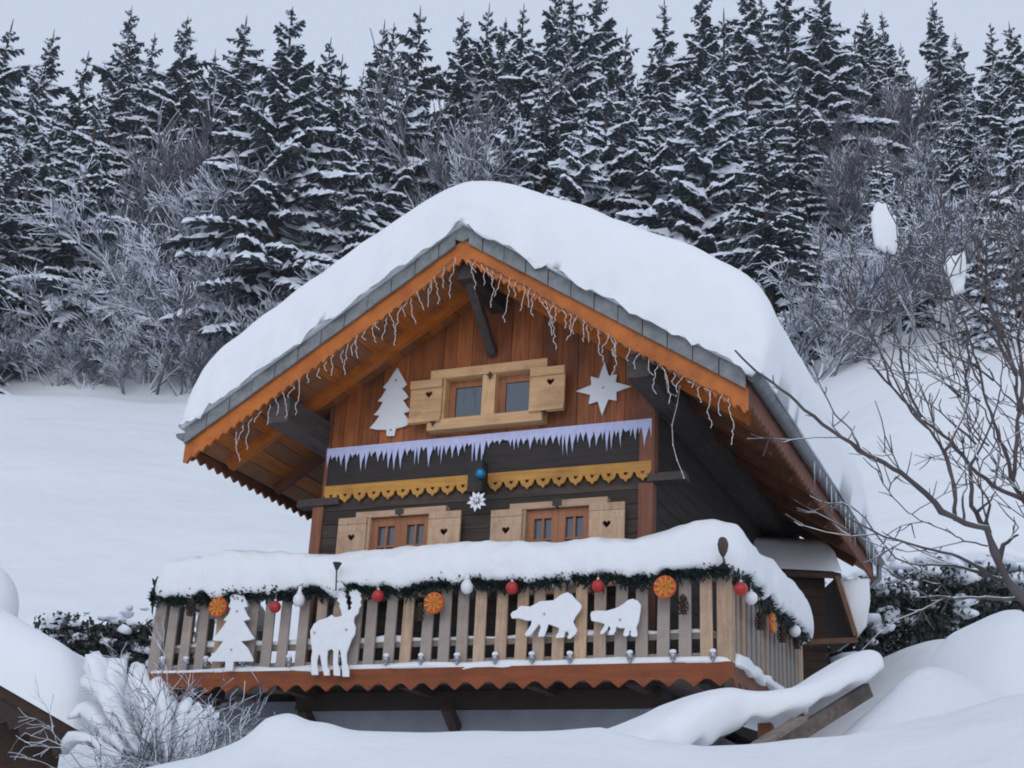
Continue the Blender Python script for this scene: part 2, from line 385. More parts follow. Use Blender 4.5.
# yellow scalloped trim with heart cut-outs, in two boards either side of the middle beam end
def heart(cx, cz, s):
    o = []
    for i in range(14):
        a = 2*math.pi*i/14
        o.append((cx+s*.062*16*math.sin(a)**3/1.0, cz+s*.062*(13*math.cos(a)-5*math.cos(2*a)-2*math.cos(3*a)-math.cos(4*a))))
    return o
def scallop_board(x0, x1, ztop_, zmid, n, drop, o, ux, uy, t, holes=0, shape='ogee', mb=None):
    mb = mb or MB(); lo = []; hl = []
    pw = (x1-x0)/n
    for i in range(n):
        a = x0+i*pw
        if shape == 'ogee': pr2 = [(0,0),(.06,.0),(.12,.35),(.22,.60),(.38,.70),(.5,1),(.62,.70),(.78,.60),(.88,.35),(.94,0)]
        else: pr2 = [(0,0),(.12,.12),(.3,.6),(.5,1),(.7,.6),(.88,.12)]
        for q, d in pr2: lo.append((a+q*pw, zmid-d*drop))
        if holes: hl.append(heart(a+pw*.5, zmid-drop*.10, holes))
    lo.append((x1, zmid))
    mb.plate([lo+[(x1,ztop_),(x0,ztop_)]]+hl, o, ux, uy, t)
    return mb
a0, a1 = -.12, .12
scallop_board(-WX+.01, a0, 2.60, 2.47, 10, .12, (0,-.035,0), (1,0,0), (0,0,1), .03, .029).build('scalloped_trim', M['trim'], ch)
scallop_board(a1, WX-.0, 2.60, 2.47, 10, .12, (0,-.035,0), (1,0,0), (0,0,1), .03, .029).build('scalloped_trim', M['trim'], ch)
b = MB(); b.box(-.1, .1, -.2, -.035, 2.33, 2.74); b.build('beam_end', M['band'], ch)
# purlins and braces
for xp_, zb, h, wd in ((XR, None, .26, .22), (-2.46, None, .34, .32), (2.46, None, .30, .28)):
    top = min(ztop(xp_-wd/2), ztop(xp_+wd/2))-.335-(.0 if abs(xp_) < 3 else .08)
    b = MB(); b.box(xp_-wd/2, xp_+wd/2, -1.12, 7.4, top-h, top); b.build('purlin', M['beam'], ch)
b = MB(); b.beam((XR-.01,-1.0,4.96), (XR-.06,-.02,4.28), .11, .12, (1,0,0)); b.build('brace', M['beam'], ch)
# roof: one part with its own sub-parts
rb = MB()
def roofslab(mb, off0, off1, x0, x1, y0, y1):
    z = [ztop(x0)-off0, ztop(x1)-off0, ztop(x1)-off1, ztop(x0)-off1]
    mb.add([(x0,y0,z[0]),(x1,y0,z[1]),(x1,y0,z[2]),(x0,y0,z[3]),(x0,y1,z[0]),(x1,y1,z[1]),(x1,y1,z[2]),(x0,y1,z[3])],
           [(0,1,2,3),(7,6,5,4),(0,4,5,1),(1,5,6,2),(2,6,7,3),(3,7,4,0)])
roofslab(rb, .03, .24, -EX+.06, XR, YF+.12, YB); roofslab(rb, .03, .24, XR, EX-.06, YF+.12, YB)
roof = rb.build('roof', M['tile'], ch)
for sg in (-1, 1):
    b = MB(); n = 19
    ex = sg*(EX-.08); 
    for i in range(n):
        xa, xb = XR+(ex-XR)*i/n, XR+(ex-XR)*(i+1)/n
        g = .012*(1 if sg > 0 else -1)
        xl, xh = min(xa, xb-g) , max(xa, xb-g)
        roofslab(b, .245, .27+U(0,.004), xl, xh, YF+.09, YB-.02)
    b.build('soffit', M['soffit'], roof)
    for j, yr in enumerate((-.42, .75, 1.9, 3.1, 4.3, 5.5, 6.7)):
        b = MB(); ex = sg*(EX-.16)
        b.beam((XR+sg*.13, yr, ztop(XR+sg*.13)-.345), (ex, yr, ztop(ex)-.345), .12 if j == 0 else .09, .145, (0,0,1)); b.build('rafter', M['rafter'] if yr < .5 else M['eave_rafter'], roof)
    # verge (barge) board with small scallops, in the gable plane
    p0 = V(XR, YF+.02, ZR); p1 = V(sg*EX, YF+.02, ZE); d = (p1-p0); Ln = d.length; d.normalize()
    dz = V(0,0,1)
    nn = 34; lo = []; sl_ = (ZE-ZR)/abs(sg*EX-XR); W_ = abs(sg*EX-XR)
    for i in range(nn):
        a = i*W_/nn
        for q, dd in ((0,0),(.2,.1),(.5,1),(.55,1),(.8,.1)): lo.append((a+q*W_/nn, sl_*(a+q*W_/nn)-.435-.05*dd))
    lo.append((W_, sl_*W_-.435))
    pts = lo+[(W_, sl_*W_-.165), (0, -.165)]
    b = MB()
    b.plate([[(XR+sg*a, z) for a, z in pts]], (0, YF+.06, ZR), (1,0,0), (0,0,1), .045)
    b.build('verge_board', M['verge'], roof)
    # flat verge tiles, each overlapping the next
    b = MB(); nt_ = 12
    for i in range(nt_):
        a0_, a1_ = i*W_/nt_, (i+1)*W_/nt_-.012
        if i == 0: a0_ = .10
        lift = .012
        q = [(a0_, sl_*a0_-.2), (a1_, sl_*a1_-.2), (a1_, sl_*a1_+.0+lift*2), (a0_, sl_*a0_-.0)]
        b.plate([[(XR+sg*x, z) for x, z in q]], (0, YF+.0+U(-.006,.006), ZR), (1,0,0), (0,0,1), .035+U(0,.008))
        x0_, x1_ = sorted((XR+sg*a0_, XR+sg*a1_))
        b.add([(XR+sg*a0_, YF-.03, ZR+sl_*a0_+.0), (XR+sg*a1_, YF-.03, ZR+sl_*a1_+.024), (XR+sg*a1_, YF+.35, ZR+sl_*a1_+.024), (XR+sg*a0_, YF+.35, ZR+sl_*a0_)], [(0,1,2,3)])
    b.build('verge_tiles', M['tile'], roof)
    # eave fascia with scallops and the gutter
    b = MB(); L_ = YB-YF-.1; n2 = 44; lo = []
    for i in range(n2):
        for q, dd in ((0,0),(.5,1)): lo.append((i*L_/n2+q*L_/n2, -.30-.075*dd))
    lo.append((L_, -.30))
    b.plate([lo+[(L_, -.06), (0, -.06)]], (sg*(EX-.035), YF+.08, ZE), (0,1,0), (0,0,1), .03 if sg > 0 else -.03)
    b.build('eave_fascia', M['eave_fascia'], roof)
    b = MB(); g0 = []
    for i in range(2):
        yy = YF+.02 if i == 0 else YB+.05
        for k in range(9):
            a = math.pi+math.pi*k/8
            g0.append((sg*(EX+.085)+.085*math.cos(a), yy, ZE-.02+.085*math.sin(a)))
    b.add(g0, [(k, k+1, k+10, k+9) for k in range(8)]); b.add(g0[:9], [tuple(range(9))]); b.add(g0[9:], [tuple(range(9))])
    gt = b.build('gutter', M['gutter'], roof, smooth=False)
    md = gt.modifiers.new('solid', 'SOLIDIFY'); md.thickness = .008
    if sg > 0:
        b = MB(); b.tube([(EX+.085,YB,ZE-.08),(EX+.08,YB+.02,ZE-.3),(EX-.3,YB+.0,ZE-.6),(2.45,YB-.9,ZE-.9),(2.42,YB-.95,-1)], .05, 8); b.build('downpipe', M['gutter'], roof)
b = MB()   # half-round ridge tile end
b.tube([(XR, YF-.03, ZR-.06), (XR, YF+.5, ZR-.06)], .15, 8); b.build('ridge_tile', M['tile'], roof)

# windows
def px_rect(u0, v0, u1, v1, y):
    a, c = at_y(u0, v0, y), at_y(u1, v1, y); return a.x, c.x, c.z, a.z
def plank_sign(name, x0, x1, z0, z1, y, t, mat, par, hole=None, rows=0):
    b = MB()
    if hole: b.plate([[(x0,z0),(x1,z0),(x1,z1),(x0,z1)], hole], (0,y,0), (1,0,0), (0,0,1), t)
    else: b.box(x0, x1, y-t, y, z0, z1)
    return b.build(name, mat, par)
# upper window: heavy pale frame round two deep openings
up = MB()
y0, yp = -.004, -.17
fx0, fx1 = at_y(447,400,-.1).x, at_y(531,400,-.1).x
zt, zb = 3.93, 3.36
mx0, mx1 = at_y(481.5,400,-.17).x, at_y(494.5,400,-.17).x
up.plate([[(fx0-.07,zb-.002),(fx1+.07,zb-.002),(fx1+.07,zt),(fx0-.07,zt)],[(fx0,zb+.006),(mx0,zb+.006),(mx0,zt-.006),(fx0,zt-.006)],[(mx1,zb+.006),(fx1,zb+.006),(fx1,zt-.006),(mx1,zt-.006)]], (0,y0,0), (1,0,0), (0,0,1), y0-yp)
wu = up.build('window', M['pale_v'], ch)
b = MB(); b.box(fx0-.22, fx1+.24, yp-.02, y0, zt+.003, zt+.13); b.build('lintel', M['pale'], wu)
b = MB(); b.box(fx0-.22, fx1+.20, yp-.03, y0, zb-.15, zb-.003); b.build('sill', M['pale'], wu)
for x0, x1 in ((fx0, mx0), (mx1, fx1)):
    b = MB(); fwd = .045
    b.box(x0+.002, x1-.002, -.022, -.006, zb+.008, zt-.008)
    b.box(x0+.002, x0+.1, -.05, -.023, zb+.002, zt-.002); b.box(x1-.05, x1-.002, -.05, -.023, zb+.002, zt-.002)
    b.box(x0+.103, x1-.053, -.05, -.023, zt-.1, zt-.002); b.box(x0+.103, x1-.053, -.05, -.023, zb+.002, zb+.05)
    sh_ = b.build('sash', M['sash'], wu)
    b = MB(); b.box(x0+.105, x1-.055, -.03, -.026, zb+.052, zt-.102); b.build('pane', M['pane'], wu)
for x0, x1 in ((fx0-.49, fx0-.025), (fx1+.03, fx1+.50)):
    cx = (x0+x1)/2; z0, z1 = zb-.045, zt-.005
    b = MB()
    nb = 1
    b.plate([[(x0,z0),(x1,z0),(x1,z1),(x0,z1)], heart(cx+.04, (z0+z1)/2+.1, .055)], (0,-.182,0), (1,0,0), (0,0,1), .03)
    b.box(x0, x1, -.24, -.213, z1-.12, z1-.01); b.box(x0, x1, -.24, -.213, z0+.01, z0+.08)
    b.build('shutter', M['pale'], wu)
for (u, v) in ((433,422),(544,411),(490,375)):
    p = at_y(u, v, -.21); b = MB(); b.box(p.x-.035, p.x+.035, -.225, -.2, p.z-.012, p.z+.012); b.box(p.x-.012, p.x+.012, -.226, -.199, p.z-.05, p.z+.04); b.build('shutter_hook', M['darkmetal'], wu)
# lower windows (the rail snow hides their lower halves)
for (ul, vl, ur, vr, umid, vv) in ((372,520,430,514,404,530), (527,512,590,506,557,520)):
    xa, xb = at_y(ul,530,-.06).x, at_y(ur,530,-.06).x; zt = at_y(umid, (vl+vr)/2, -.06).z; zb = zt-1.02
    b = MB(); b.box(xa-.05, xa, -.12, -.003, zb, zt); b.box(xb, xb+.05, -.12, -.003, zb, zt); b.box(xa-.05, xb+.05, -.12, -.003, zb-.06, zb-.002)
    wl_ = b.build('window', M['lint'], ch)
    xm = (xa+xb)/2
    b = MB(); b.box(xa-.22, xm-.02, -.13, -.003, zt+.003, zt+.085); b.box(xm+.02, xb+.24, -.13, -.003, zt+.003, zt+.095); b.build('lintel', M['lint'], wl_)
    b = MB(); b.box(xm-.06, xm+.06, -.14, -.131, zt+.02, zt+.11); b.build('keystone', M['beam'], wl_)
    for x0, x1 in ((xa+.003, xm-.002), (xm+.002, xb-.003)):
        b = MB()
        b.box(x0, x0+.09, -.06, -.006, zb, zt-.003); b.box(x1-.09, x1, -.06, -.006, zb, zt-.003)
        b.box(x0+.092, x1-.092, -.06, -.006, zt-.11, zt-.003); b.box(x0+.092, x1-.092, -.06, -.006, zb, zb+.1)
        xc = (x0+x1)/2; b.box(xc-.014, xc+.014, -.055, -.02, zb+.102, zt-.112)
        for zc in (zb+.36, zb+.64): b.box(x0+.092, xc-.016, -.055, -.02, zc-.012, zc+.012); b.box(xc+.016, x1-.092, -.055, -.02, zc-.012, zc+.012)
        b.build('sash', M['sash'], wl_)
        b = MB(); b.box(x0+.085, x1-.085, -.016, -.012, zb+.09, zt-.105); b.build('pane', M['pane'], wl_)
    for x0, x1 in ((xa-.46, xa-.04), (xb+.02, xb+.47)):
        z1 = zt+.01; b = MB(); nb = 5
        hz = z1-.245; hx = (x0+x1)/2
        b.plate([[(x0,zb),(x1,zb),(x1,z1-.19),(x0,z1-.19)], heart(hx, hz-.02, .055)], (0,-.125,0), (1,0,0), (0,0,1), .03)
        b.box(x0, x1, -.155, -.125, z1-.188, z1-.095); b.box(x0, x1, -.158, -.125, z1-.09, z1)
        for q in (.25,.5,.75): b.box(x0+(x1-x0)*q-.008, x0+(x1-x0)*q+.008, -.16, -.156, z1-.15, z1-.134)
        b.build('shutter', M['shut'], wl_)
# wall lamp on the right side wall
b = MB(); p = at_x(694, 535, WX+.08); b.ball(p, .06, 8, 6); b.tube([p+V(-.08,0,.1), p+V(0,0,.08), p], .012, 5); b.build('wall_lamp', M['darkmetal'], ch)

# balcony: deck with its own pickets, posts, rails and saw-edged fascia
BL, BR, YBF, YS, YSL = -4.2, 3.48, -.82, 2.96, 1.5
b = MB()
nx = 40
for i in range(9): b.box(BL+.02, BR-.02, YBF+.02+i*.09, YBF+.106+i*.09, -.06, -.004)
b.box(WX+.003, BR-.02, 0.002, YS, -.06, -.004); b.box(BL+.02, -WX-.003, .002, YSL, -.06, -.004)
bal = b.build('balcony', M['greywood'], ch)
b = MB(); n = 27; w_ = BR-BL; lo = []
for i in range(n):
    for q, d in ((0,0),(.15,.1),(.5,1),(.85,.1)): lo.append((BL+w_*(i+q)/n, -.175-.085*d))
lo.append((BR, -.175)); b.plate([lo+[(BR, 0), (BL, 0)]], (0, YBF, 0), (1,0,0), (0,0,1), .035); b.build('fascia_board', M['fascia'], bal)
for xs, yend, sg in ((BR, YS, 1), (BL, YSL, -1)):
    b = MB(); w_ = yend-YBF; n = int(w_/.285); lo = []
    for i in range(n):
        for q, d in ((0,0),(.15,.1),(.5,1),(.85,.1)): lo.append((YBF+.003+w_*(i+q)/n, -.175-.085*d))
    lo.append((yend, -.175)); b.plate([lo+[(yend, 0), (YBF+.003, 0)]], (xs-(.036 if sg > 0 else -.036), 0, 0), (0,1,0), (0,0,1), .035*sg); b.build('fascia_board', M['eave_fascia'], bal)
b = MB(); b.box(BL+.05, BR-.05, YBF+.04, YBF+.11, .04, .11); b.build('bottom_rail', M['rail'], bal)
b = MB(); b.box(BL+.05, BR-.05, YBF+.075, YBF+.12, .27, .34); b.build('middle_rail', M['rail'], bal)
b = MB(); b.box(BL-.02, BR+.02, YBF-.02, YBF+.13, .99, 1.05); b.build('handrail', M['rail'], bal)
for xs, yend in ((BR-.07, YS), (BL+.07, YSL)):
    b = MB(); b.box(xs-.03, xs+.03, YBF+.14, yend, .04, .11); b.box(xs-.03, xs+.03, YBF+.14, yend, .27, .34); b.build('bottom_rail', M['rail'], bal)
    b = MB(); b.box(xs-.08, xs+.08, YBF+.14, yend, .985, 1.045); b.build('handrail', M['rail'], bal)
# posts
for x, y in ((BR-.09, YBF+.07), (BL+.09, YBF+.07), (BR-.09, YS-.06), (BL+.09, YSL-.06)):
    b = MB(); b.box(x-.085, x+.085, y-.075, y+.07, .0, .985); b.build('post', M['picket'], bal)
def picket(mat, name='picket', wd=.071):
    b = MB(); b.plate([[(-wd,.035),(wd,.035),(wd*.96,.93),(wd*.5,.985),(-wd*.5,.985),(-wd*.96,.93)]], (0,.014,0), (1,0,0), (0,0,1), .028)
    o = b.build(name, mat, bal, origin=V(0,0,.0001)); return o
pk = picket(M['picket']); npk = 30
lp = WL['balcony']
for i in range(npk):
    xx = BL+.31+(BR-BL-.62)*i/(npk-1)
    o = pk if i == 0 else copy_of(pk, (0,0,0), bal)
    o.location = V(xx+U(-.02,.02), YBF+.018, U(-.012,.012))-lp; o.rotation_euler = (0, U(-.012,.012), 0)
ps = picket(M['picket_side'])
k = 0
for xs, yend, nn in ((BR-.022, YS, 15), (BL+.022, YSL, 9)):
    for i in range(nn):
        yy = YBF+.30+(yend-YBF-.48)*i/(nn-1)
        o = ps if k == 0 else copy_of(ps, (0,0,0), bal)
        k += 1
        o.location = V(xs, yy, U(-.01,.01))-lp; o.rotation_euler = (U(-.01,.01), 0, math.pi/2)
# rear railing stub on the left, timbers below the deck
for i, xx in enumerate((-3.6, -2.2, -.5, 1.1, 2.3, 3.1)):
    b = MB(); b.box(xx-.07, xx+.07, YBF+.08, .0, -.22, -.065); b.build('joist', M['under'], bal)
for xx in (-2.15, -.15):
    b = MB(); b.beam((xx, YBF+.55, -.38), (xx, .02, -.60), .12, .12, (1,0,0)); b.build('bracket', M['under'], bal)

# ------------------------------------------------------------------ snow bodies on the chalet
def snow_loft(mb, path, wid, hgt, droop=.12, seg=14, side=None, f1=2.4, amp=.10, lumps=.06, o=0.0, lean=0, ends=True, sq=.75, el=.28):
    """pillow of snow along a path; its lower edges hang down unevenly"""
    pts = [Vector(p) for p in path]
    cum = [0]
    for i in range(1, len(pts)): cum.append(cum[-1]+(pts[i]-pts[i-1]).length)
    step = .07; n = max(8, int(cum[-1]/step)); rings = []
    def P(d):
        d = min(max(d, 0), cum[-1])
        for i in range(1, len(pts)):
            if d <= cum[i]: return pts[i-1].lerp(pts[i], (d-cum[i-1])/max(1e-6, cum[i]-cum[i-1]))
        return pts[-1]
    for i in range(n+1):
        d = cum[-1]*i/n; p = P(d); t = P(d+.12)-P(d-.12); t.normalize(); r = t.cross(V(0,0,1)).normalized()
        e = 1.0
        if ends:
            q = min(d, cum[-1]-d)/el
            e = math.sqrt(max(.0004, 1-(1-min(1, q))**2))
        W = (wid(d/cum[-1]) if callable(wid) else wid)*(.25+.75*e); H = (hgt(d/cum[-1]) if callable(hgt) else hgt)*(.08+.92*e)
        H *= 1+amp*1.6*nz((d*.55, o, 3)); ring = []
        for j in range(seg):
            a = -.5+(math.pi+1.0)*j/(seg-1)        # from a bit under one side, over the top, to the other side
            c, s_ = math.cos(a), math.sin(a)
            x_ = math.copysign(abs(c)**sq, c)*W; z_ = math.copysign(abs(s_)**sq, s_)*H if s_ > 0 else s_*droop*2*(1+1.7*nz((d*f1*1.4, j*.6, o))+1.3*nz((d*6.5, j*.5, o+3)))
            k = 1+amp*nz((d*f1, a*1.3, o+1))+lumps*nz((d*f1*3, a*3, o+5))
            ring.append(p+r*(x_*k+lean*max(0, z_))+V(0,0,z_*k))
        rings.append(ring)
    vs = [v for r in rings for v in r]
    fs = [(i*seg+j, i*seg+j+1, (i+1)*seg+j+1, (i+1)*seg+j) for i in range(n) for j in range(seg-1)]
    fs += [(i*seg+seg-1, i*seg, (i+1)*seg, (i+1)*seg+seg-1) for i in range(n)]
    fs += [tuple(range(seg-1,-1,-1)), tuple(n*seg+j for j in range(seg))]
    mb.add(vs, fs)
mb = MB(); mb.smooth = True
snow_loft(mb, [(BL-.05,YBF+.05,1.04),(-2.9,YBF+.04,1.06),(-2.1,YBF+.05,1.05),(0,YBF+.04,1.06),(2,YBF+.04,1.06),(2.9,YBF+.04,1.06),(3.22,YBF+.05,1.07),(3.42,YBF+.22,1.06),(3.44,YBF+.6,1.05),(3.45,1,1.05),(3.45,YS+.08,1.05)],
          lambda q: .215, lambda q: .43+.05*math.sin(q*9)+.10*math.exp(-((q-.655)/.045)**2)-.04*math.exp(-((q-.22)/.05)**2), droop=.11, o=2.1, amp=.15, lumps=.13, f1=2.2)
tag(mb.build('rail_snow', M['snow_rail'], sub=1), 'thick lumpy snow lying along the front and right balcony handrail', 'snow', kind='thing')
mb = MB(); mb.smooth = True
snow_loft(mb, [(BL+.07,YBF+.3,1.05),(BL+.07,YSL,1.05)], .25, .33, droop=.08, o=8.3)
tag(mb.build('rail_snow', M['snow_rail'], sub=1), 'snow on the short left side handrail of the balcony', 'snow', kind='thing')
mb = MB(); mb.smooth = True
snow_loft(mb, [(BL+.02,YBF+.02,.0),(BR-.0,YBF+.02,.0)], .055, lambda q: .045+.04*q*q, droop=.012, o=4.4, amp=.5, f1=1.8, seg=10)
snow_loft(mb, [(BR-.0,YBF+.1,.0),(BR-.0,YS,.0)], .07, .13, droop=.03, o=5.4, amp=.5, f1=2.8, seg=10)
tag(mb.build('ledge_snow', M['snow_rail']), 'narrow strip of snow on the balcony floor edge under the pickets', 'snow', kind='thing')
mb = MB(); mb.smooth = True
snow_loft(mb, [(BL+.2,YBF+.105,.34),(BR-.2,YBF+.105,.34)], .04, .04, droop=.004, o=6.4, amp=.9, f1=2.2, seg=8)
tag(mb.build('ledge_snow', M['snow_rail']), 'thin line of snow on the middle rail behind the pickets', 'snow', kind='thing')

def roof_snow():
    mb = MB(); mb.smooth = True
    # cross-section along the slopes: parameter q from left eave (0) to right eave (1)
    nq, ny = 90, 84
    y_s = [YF-.10+ (YB+.35-YF+.10)*((j/(ny-1))) for j in range(ny)]
    y_s = sorted(set([YF-.13+.9*(k/26)**2 for k in range(27)] + [YF+.8+(YB+.3-YF-.8)*k/50 for k in range(51)]))
    ny = len(y_s)
    XL, XRt = -EX-.03, EX+.20
    def roofz(x):
        if x > EX: return ztop(EX)+.02-(x-EX)*.45
        if x < -EX: return ztop(-EX)-(-EX-x)*.6
        return ztop(x)
    def thick(x):
        q = (x-XL)/(XRt-XL)
        dx = abs(x-XR); w_, sl_, C_ = (.60, .616, .78) if x < XR else (.95, .660, .77)
        T = C_+sl_*(dx-math.sqrt(dx*dx+w_*w_)+w_)*.92
        e = min(1, max(0, (x-XL)/.42)); T *= (1-(1-e)**2.6)**(1/2.6)
        e = min(1, max(0, (XRt-x)/1.35)); T *= (1-(1-e)**2.0)**(1/2.0)
        return float(T)
    top = []; bot = []
    xs = [XL+(XRt-XL)*(.5-.5*math.cos(math.pi*i/(nq-1)))*.35+(XRt-XL)*i/(nq-1)*.65 for i in range(nq)]
    for y in y_s:
        ef = min(1, (y-y_s[0])/.50); ef = max(0, 1-(1-ef)**2.6)**(1/2.6)
        eb = min(1, (y_s[-1]-y)/.6); eb = math.sqrt(max(0, 1-(1-eb)**2))
        rowt, rowb = [], []
        for x in xs:
            T = thick(x)*ef*eb; z0 = roofz(x)+.03
            # round the ridge a little
            zr = 0.0
            k = .05*nz((x*1.1, y*1.1, z0*1.1))+.028*nz((x*3.3, y*3.3, 0))+.012*nz((x*9, y*9, 0))
            yy = y+ (.09*nz((x*2.1, 7, 2))+.06*nz((x*5, 3, 1))+.05*nz((x*11, T*0+ef*6, 1)))*(1-ef)
            rowt.append((x+.42*min(1,T)*sstep(2.3,EX,x)*(1-sstep(4.5,7.6,y)), yy, z0+T+zr*1+k*ef*eb))
            rowb.append((x, yy, z0-.01-((.10*nz((x*3,1,9))+.09*nz((x*9,4,9))+.02) if ef < .35 else 0)))
        top.append(rowt); bot.append(rowb)
    vs = [v for r in top for v in r]+[v for r in bot for v in r]; n0 = ny*nq
    fs = []
    for j in range(ny-1):
        for i in range(nq-1):
            a = j*nq+i; fs.append((a, a+1, a+nq+1, a+nq)); fs.append((n0+a+nq, n0+a+nq+1, n0+a+1, n0+a))
    for j in range(ny-1):
        a = j*nq; fs.append((a, a+nq, n0+a+nq, n0+a)); a = j*nq+nq-1; fs.append((a+nq, a, n0+a, n0+a+nq))
    for i in range(nq-1):
        fs.append((i+1, i, n0+i, n0+i+1)); a = (ny-1)*nq+i; fs.append((a, a+1, n0+a+1, n0+a))
    mb.add(vs, fs)
    tag(mb.build('roof_snow', M['snow']), 'smooth thick blanket of snow covering the whole chalet roof', 'snow', kind='thing')
roof_snow()
# icicles along the right gutter
ic = None
for i in range(15):
    y = 1.8+i*.36+U(-.08,.08); L_ = U(.12,.5)
    if ic is None:
        b = MB(); b.tube([(0,0,0),(0.002,0,-.15),(0,0.003,-.5),(0,0,-1)], [.014,.011,.007,.001], 6); b.smooth = True; ic = b.build('icicle', M['ice'], origin=V(0,0,.0001)); o = ic
        tag(ic, 'thin clear icicle hanging from the snowy right gutter of the chalet', 'icicle', 'icicles along the right gutter')
    else: o = copy_of(ic, (0,0,0))
    o.location = (EX+.16+U(-.02,.02), y, ZE-.03); o.scale = (1,1,L_)

# ------------------------------------------------------------------ decorations
def cutout(pts, off, sc, y, t, name, label, cat, mat=M['white'], group=None, bolts=()):
    w3 = [at_y(off[0]+a/sc, off[1]+c/sc, y) for a, c in pts]
    b = MB(); b.plate([[(p.x, p.z) for p in w3]], (0,y+t,0), (1,0,0), (0,0,1), t)
    b2 = b.build(name, mat); tag(b2, label, cat, group)
    md = b2.modifiers.new('bevel', 'BEVEL'); md.width = .006; md.segments = 2
    for a, c in bolts:
        p = at_y(off[0]+a/sc, off[1]+c/sc, y); q = MB(); q.tube([p+V(0,-.001,0), p+V(0,-.012,0)], .014, 8)
        q.build('screw', M['silver'], b2)
    return b2
cutout([(447,88),(470,130),(495,175),(480,190),(470,195),(490,220),(505,240),(485,252),(475,255),(495,285),(515,310),(490,320),(478,322),(500,350),(520,370),(480,392),(438,402),(430,440),(390,440),(390,408),(340,408),(303,400),(330,370),(355,335),(325,332),(350,305),(372,265),(345,262),(365,240),(390,200),(372,190),(400,160),(425,120)],
       (310,350), 5.12, -.05, .025, 'tree_cutout', 'white wooden christmas tree cut-out on the gable boards left of the upper window', 'decoration', bolts=((440,155),(415,410)))
cutout([(672,97),(692,165),(730,158),(725,195),(797,215),(728,240),(728,282),(690,275),(660,352),(640,285),(597,298),(605,255),(537,238),(610,208),(607,168),(645,178)],
       (460,340), 4.654, -.05, .025, 'star_cutout', 'white eight pointed wooden star on the gable boards right of the upper window', 'decoration', bolts=((665,222),))
YD = YBF-.13
cutout([(305,185),(320,215),(330,240),(340,275),(318,280),(335,320),(355,350),(315,360),(345,410),(380,465),(345,475),(300,480),(340,520),(372,585),(370,600),(255,600),(250,655),(205,655),(208,600),(110,600),(100,590),(150,540),(195,480),(150,478),(130,470),(180,410),(215,360),(195,355),(225,320),(240,285),(225,275),(240,240),(230,210),(270,200)],
       (190,560), 5.908, YD, .025, 'tree_cutout', 'white wooden christmas tree cut-out on the left end of the balcony railing', 'decoration', bolts=((278,303),(245,530)))
cutout([(200,672),(198,560),(205,520),(195,450),(192,390),(215,345),(250,320),(300,305),(330,285),(345,300),(370,300),(395,290),(388,255),(378,235),(382,215),(362,195),(370,180),(355,165),(362,150),(355,130),(372,120),(385,135),(400,135),(420,150),(412,170),(428,185),(420,205),(432,225),(430,250),(440,258),(455,245),(450,225),(462,210),(450,195),(455,175),(443,160),(445,135),(460,122),(475,130),(490,122),(500,140),(518,145),(512,165),(522,185),(512,205),(520,225),(505,245),(500,275),(475,300),(470,330),(482,365),(478,410),(455,450),(440,490),(425,530),(425,590),(440,640),(440,683),(398,683),(395,600),(385,520),(375,505),(370,540),(368,600),(382,640),(382,678),(342,674),(338,600),(340,520),(330,505),(305,515),(300,560),(302,620),(315,640),(315,675),(280,675),(262,590),(255,545),(245,540),(235,590),(243,672)],
       (280,570), 6.4, YD, .025, 'reindeer_cutout', 'white wooden reindeer cut-out with antlers on the balcony railing', 'decoration', bolts=((222,402),(425,382)))
cutout([(122,265),(135,250),(160,240),(175,218),(200,215),(240,220),(300,188),(380,182),(430,145),(465,133),(490,145),(510,170),(552,212),(545,240),(515,280),(500,310),(510,335),(525,360),(515,385),(480,415),(463,410),(475,385),(465,370),(450,375),(445,405),(400,410),(392,400),(410,375),(415,350),(390,340),(350,325),(340,360),(325,400),(290,402),(290,385),(305,345),(295,325),(280,345),(250,385),(225,400),(205,390),(215,375),(245,330),(250,305),(220,305),(170,290),(130,292)],
       (490,570), 6.0235, YD, .025, 'bear_cutout', 'larger white wooden polar bear cut-out walking left on the balcony railing', 'decoration', bolts=((328,265),))
cutout([(603,270),(610,250),(640,243),(700,245),(760,228),(800,205),(830,180),(860,172),(890,185),(908,210),(905,250),(895,310),(880,345),(888,390),(878,402),(850,400),(845,385),(850,365),(838,365),(835,395),(810,400),(800,390),(812,350),(780,350),(760,340),(755,370),(740,390),(712,390),(712,380),(725,350),(715,335),(705,360),(680,385),(660,385),(665,372),(685,340),(690,325),(660,315),(610,305)],
       (490,570), 6.0235, YD, .025, 'bear_cutout', 'small white wooden bear cub cut-out behind the larger bear on the railing', 'decoration', bolts=((785,300),))
# lilac icicle-shaped fabric trim
b = MB(); lo = []; x = -WX-.01; rr = random.Random(3)
while x < WX-.02:
    wd = rr.uniform(.035, .10); L_ = rr.uniform(.06, .30)*(1 if not (.0 < x < .38) else .35)
    if -.16 < x < -.0: L_ = .34
    lo += [(x, 3.05), (x+wd*.25, 3.05-L_*.45), (x+wd*.5+rr.uniform(-.01,.01), 3.05-L_), (x+wd*.62, 3.05-L_*.55)]; x += wd
    if x < WX-.03: lo.append((x, 3.05-rr.uniform(0,.05))); x += .004
lo = [(a, z) for a, z in lo if a < WX-.005]
lo += [(WX-.002, 2.9), (WX, 3.05), (WX, 3.145), (-WX-.01, 3.135)]
b.plate([lo], (0,-.058,0), (1,0,0), (0,0,1), .008)
tag(b.build('icicle_garland', M['lilac']), 'pale lilac icicle shaped garland hung across the gable under the upper window', 'garland')
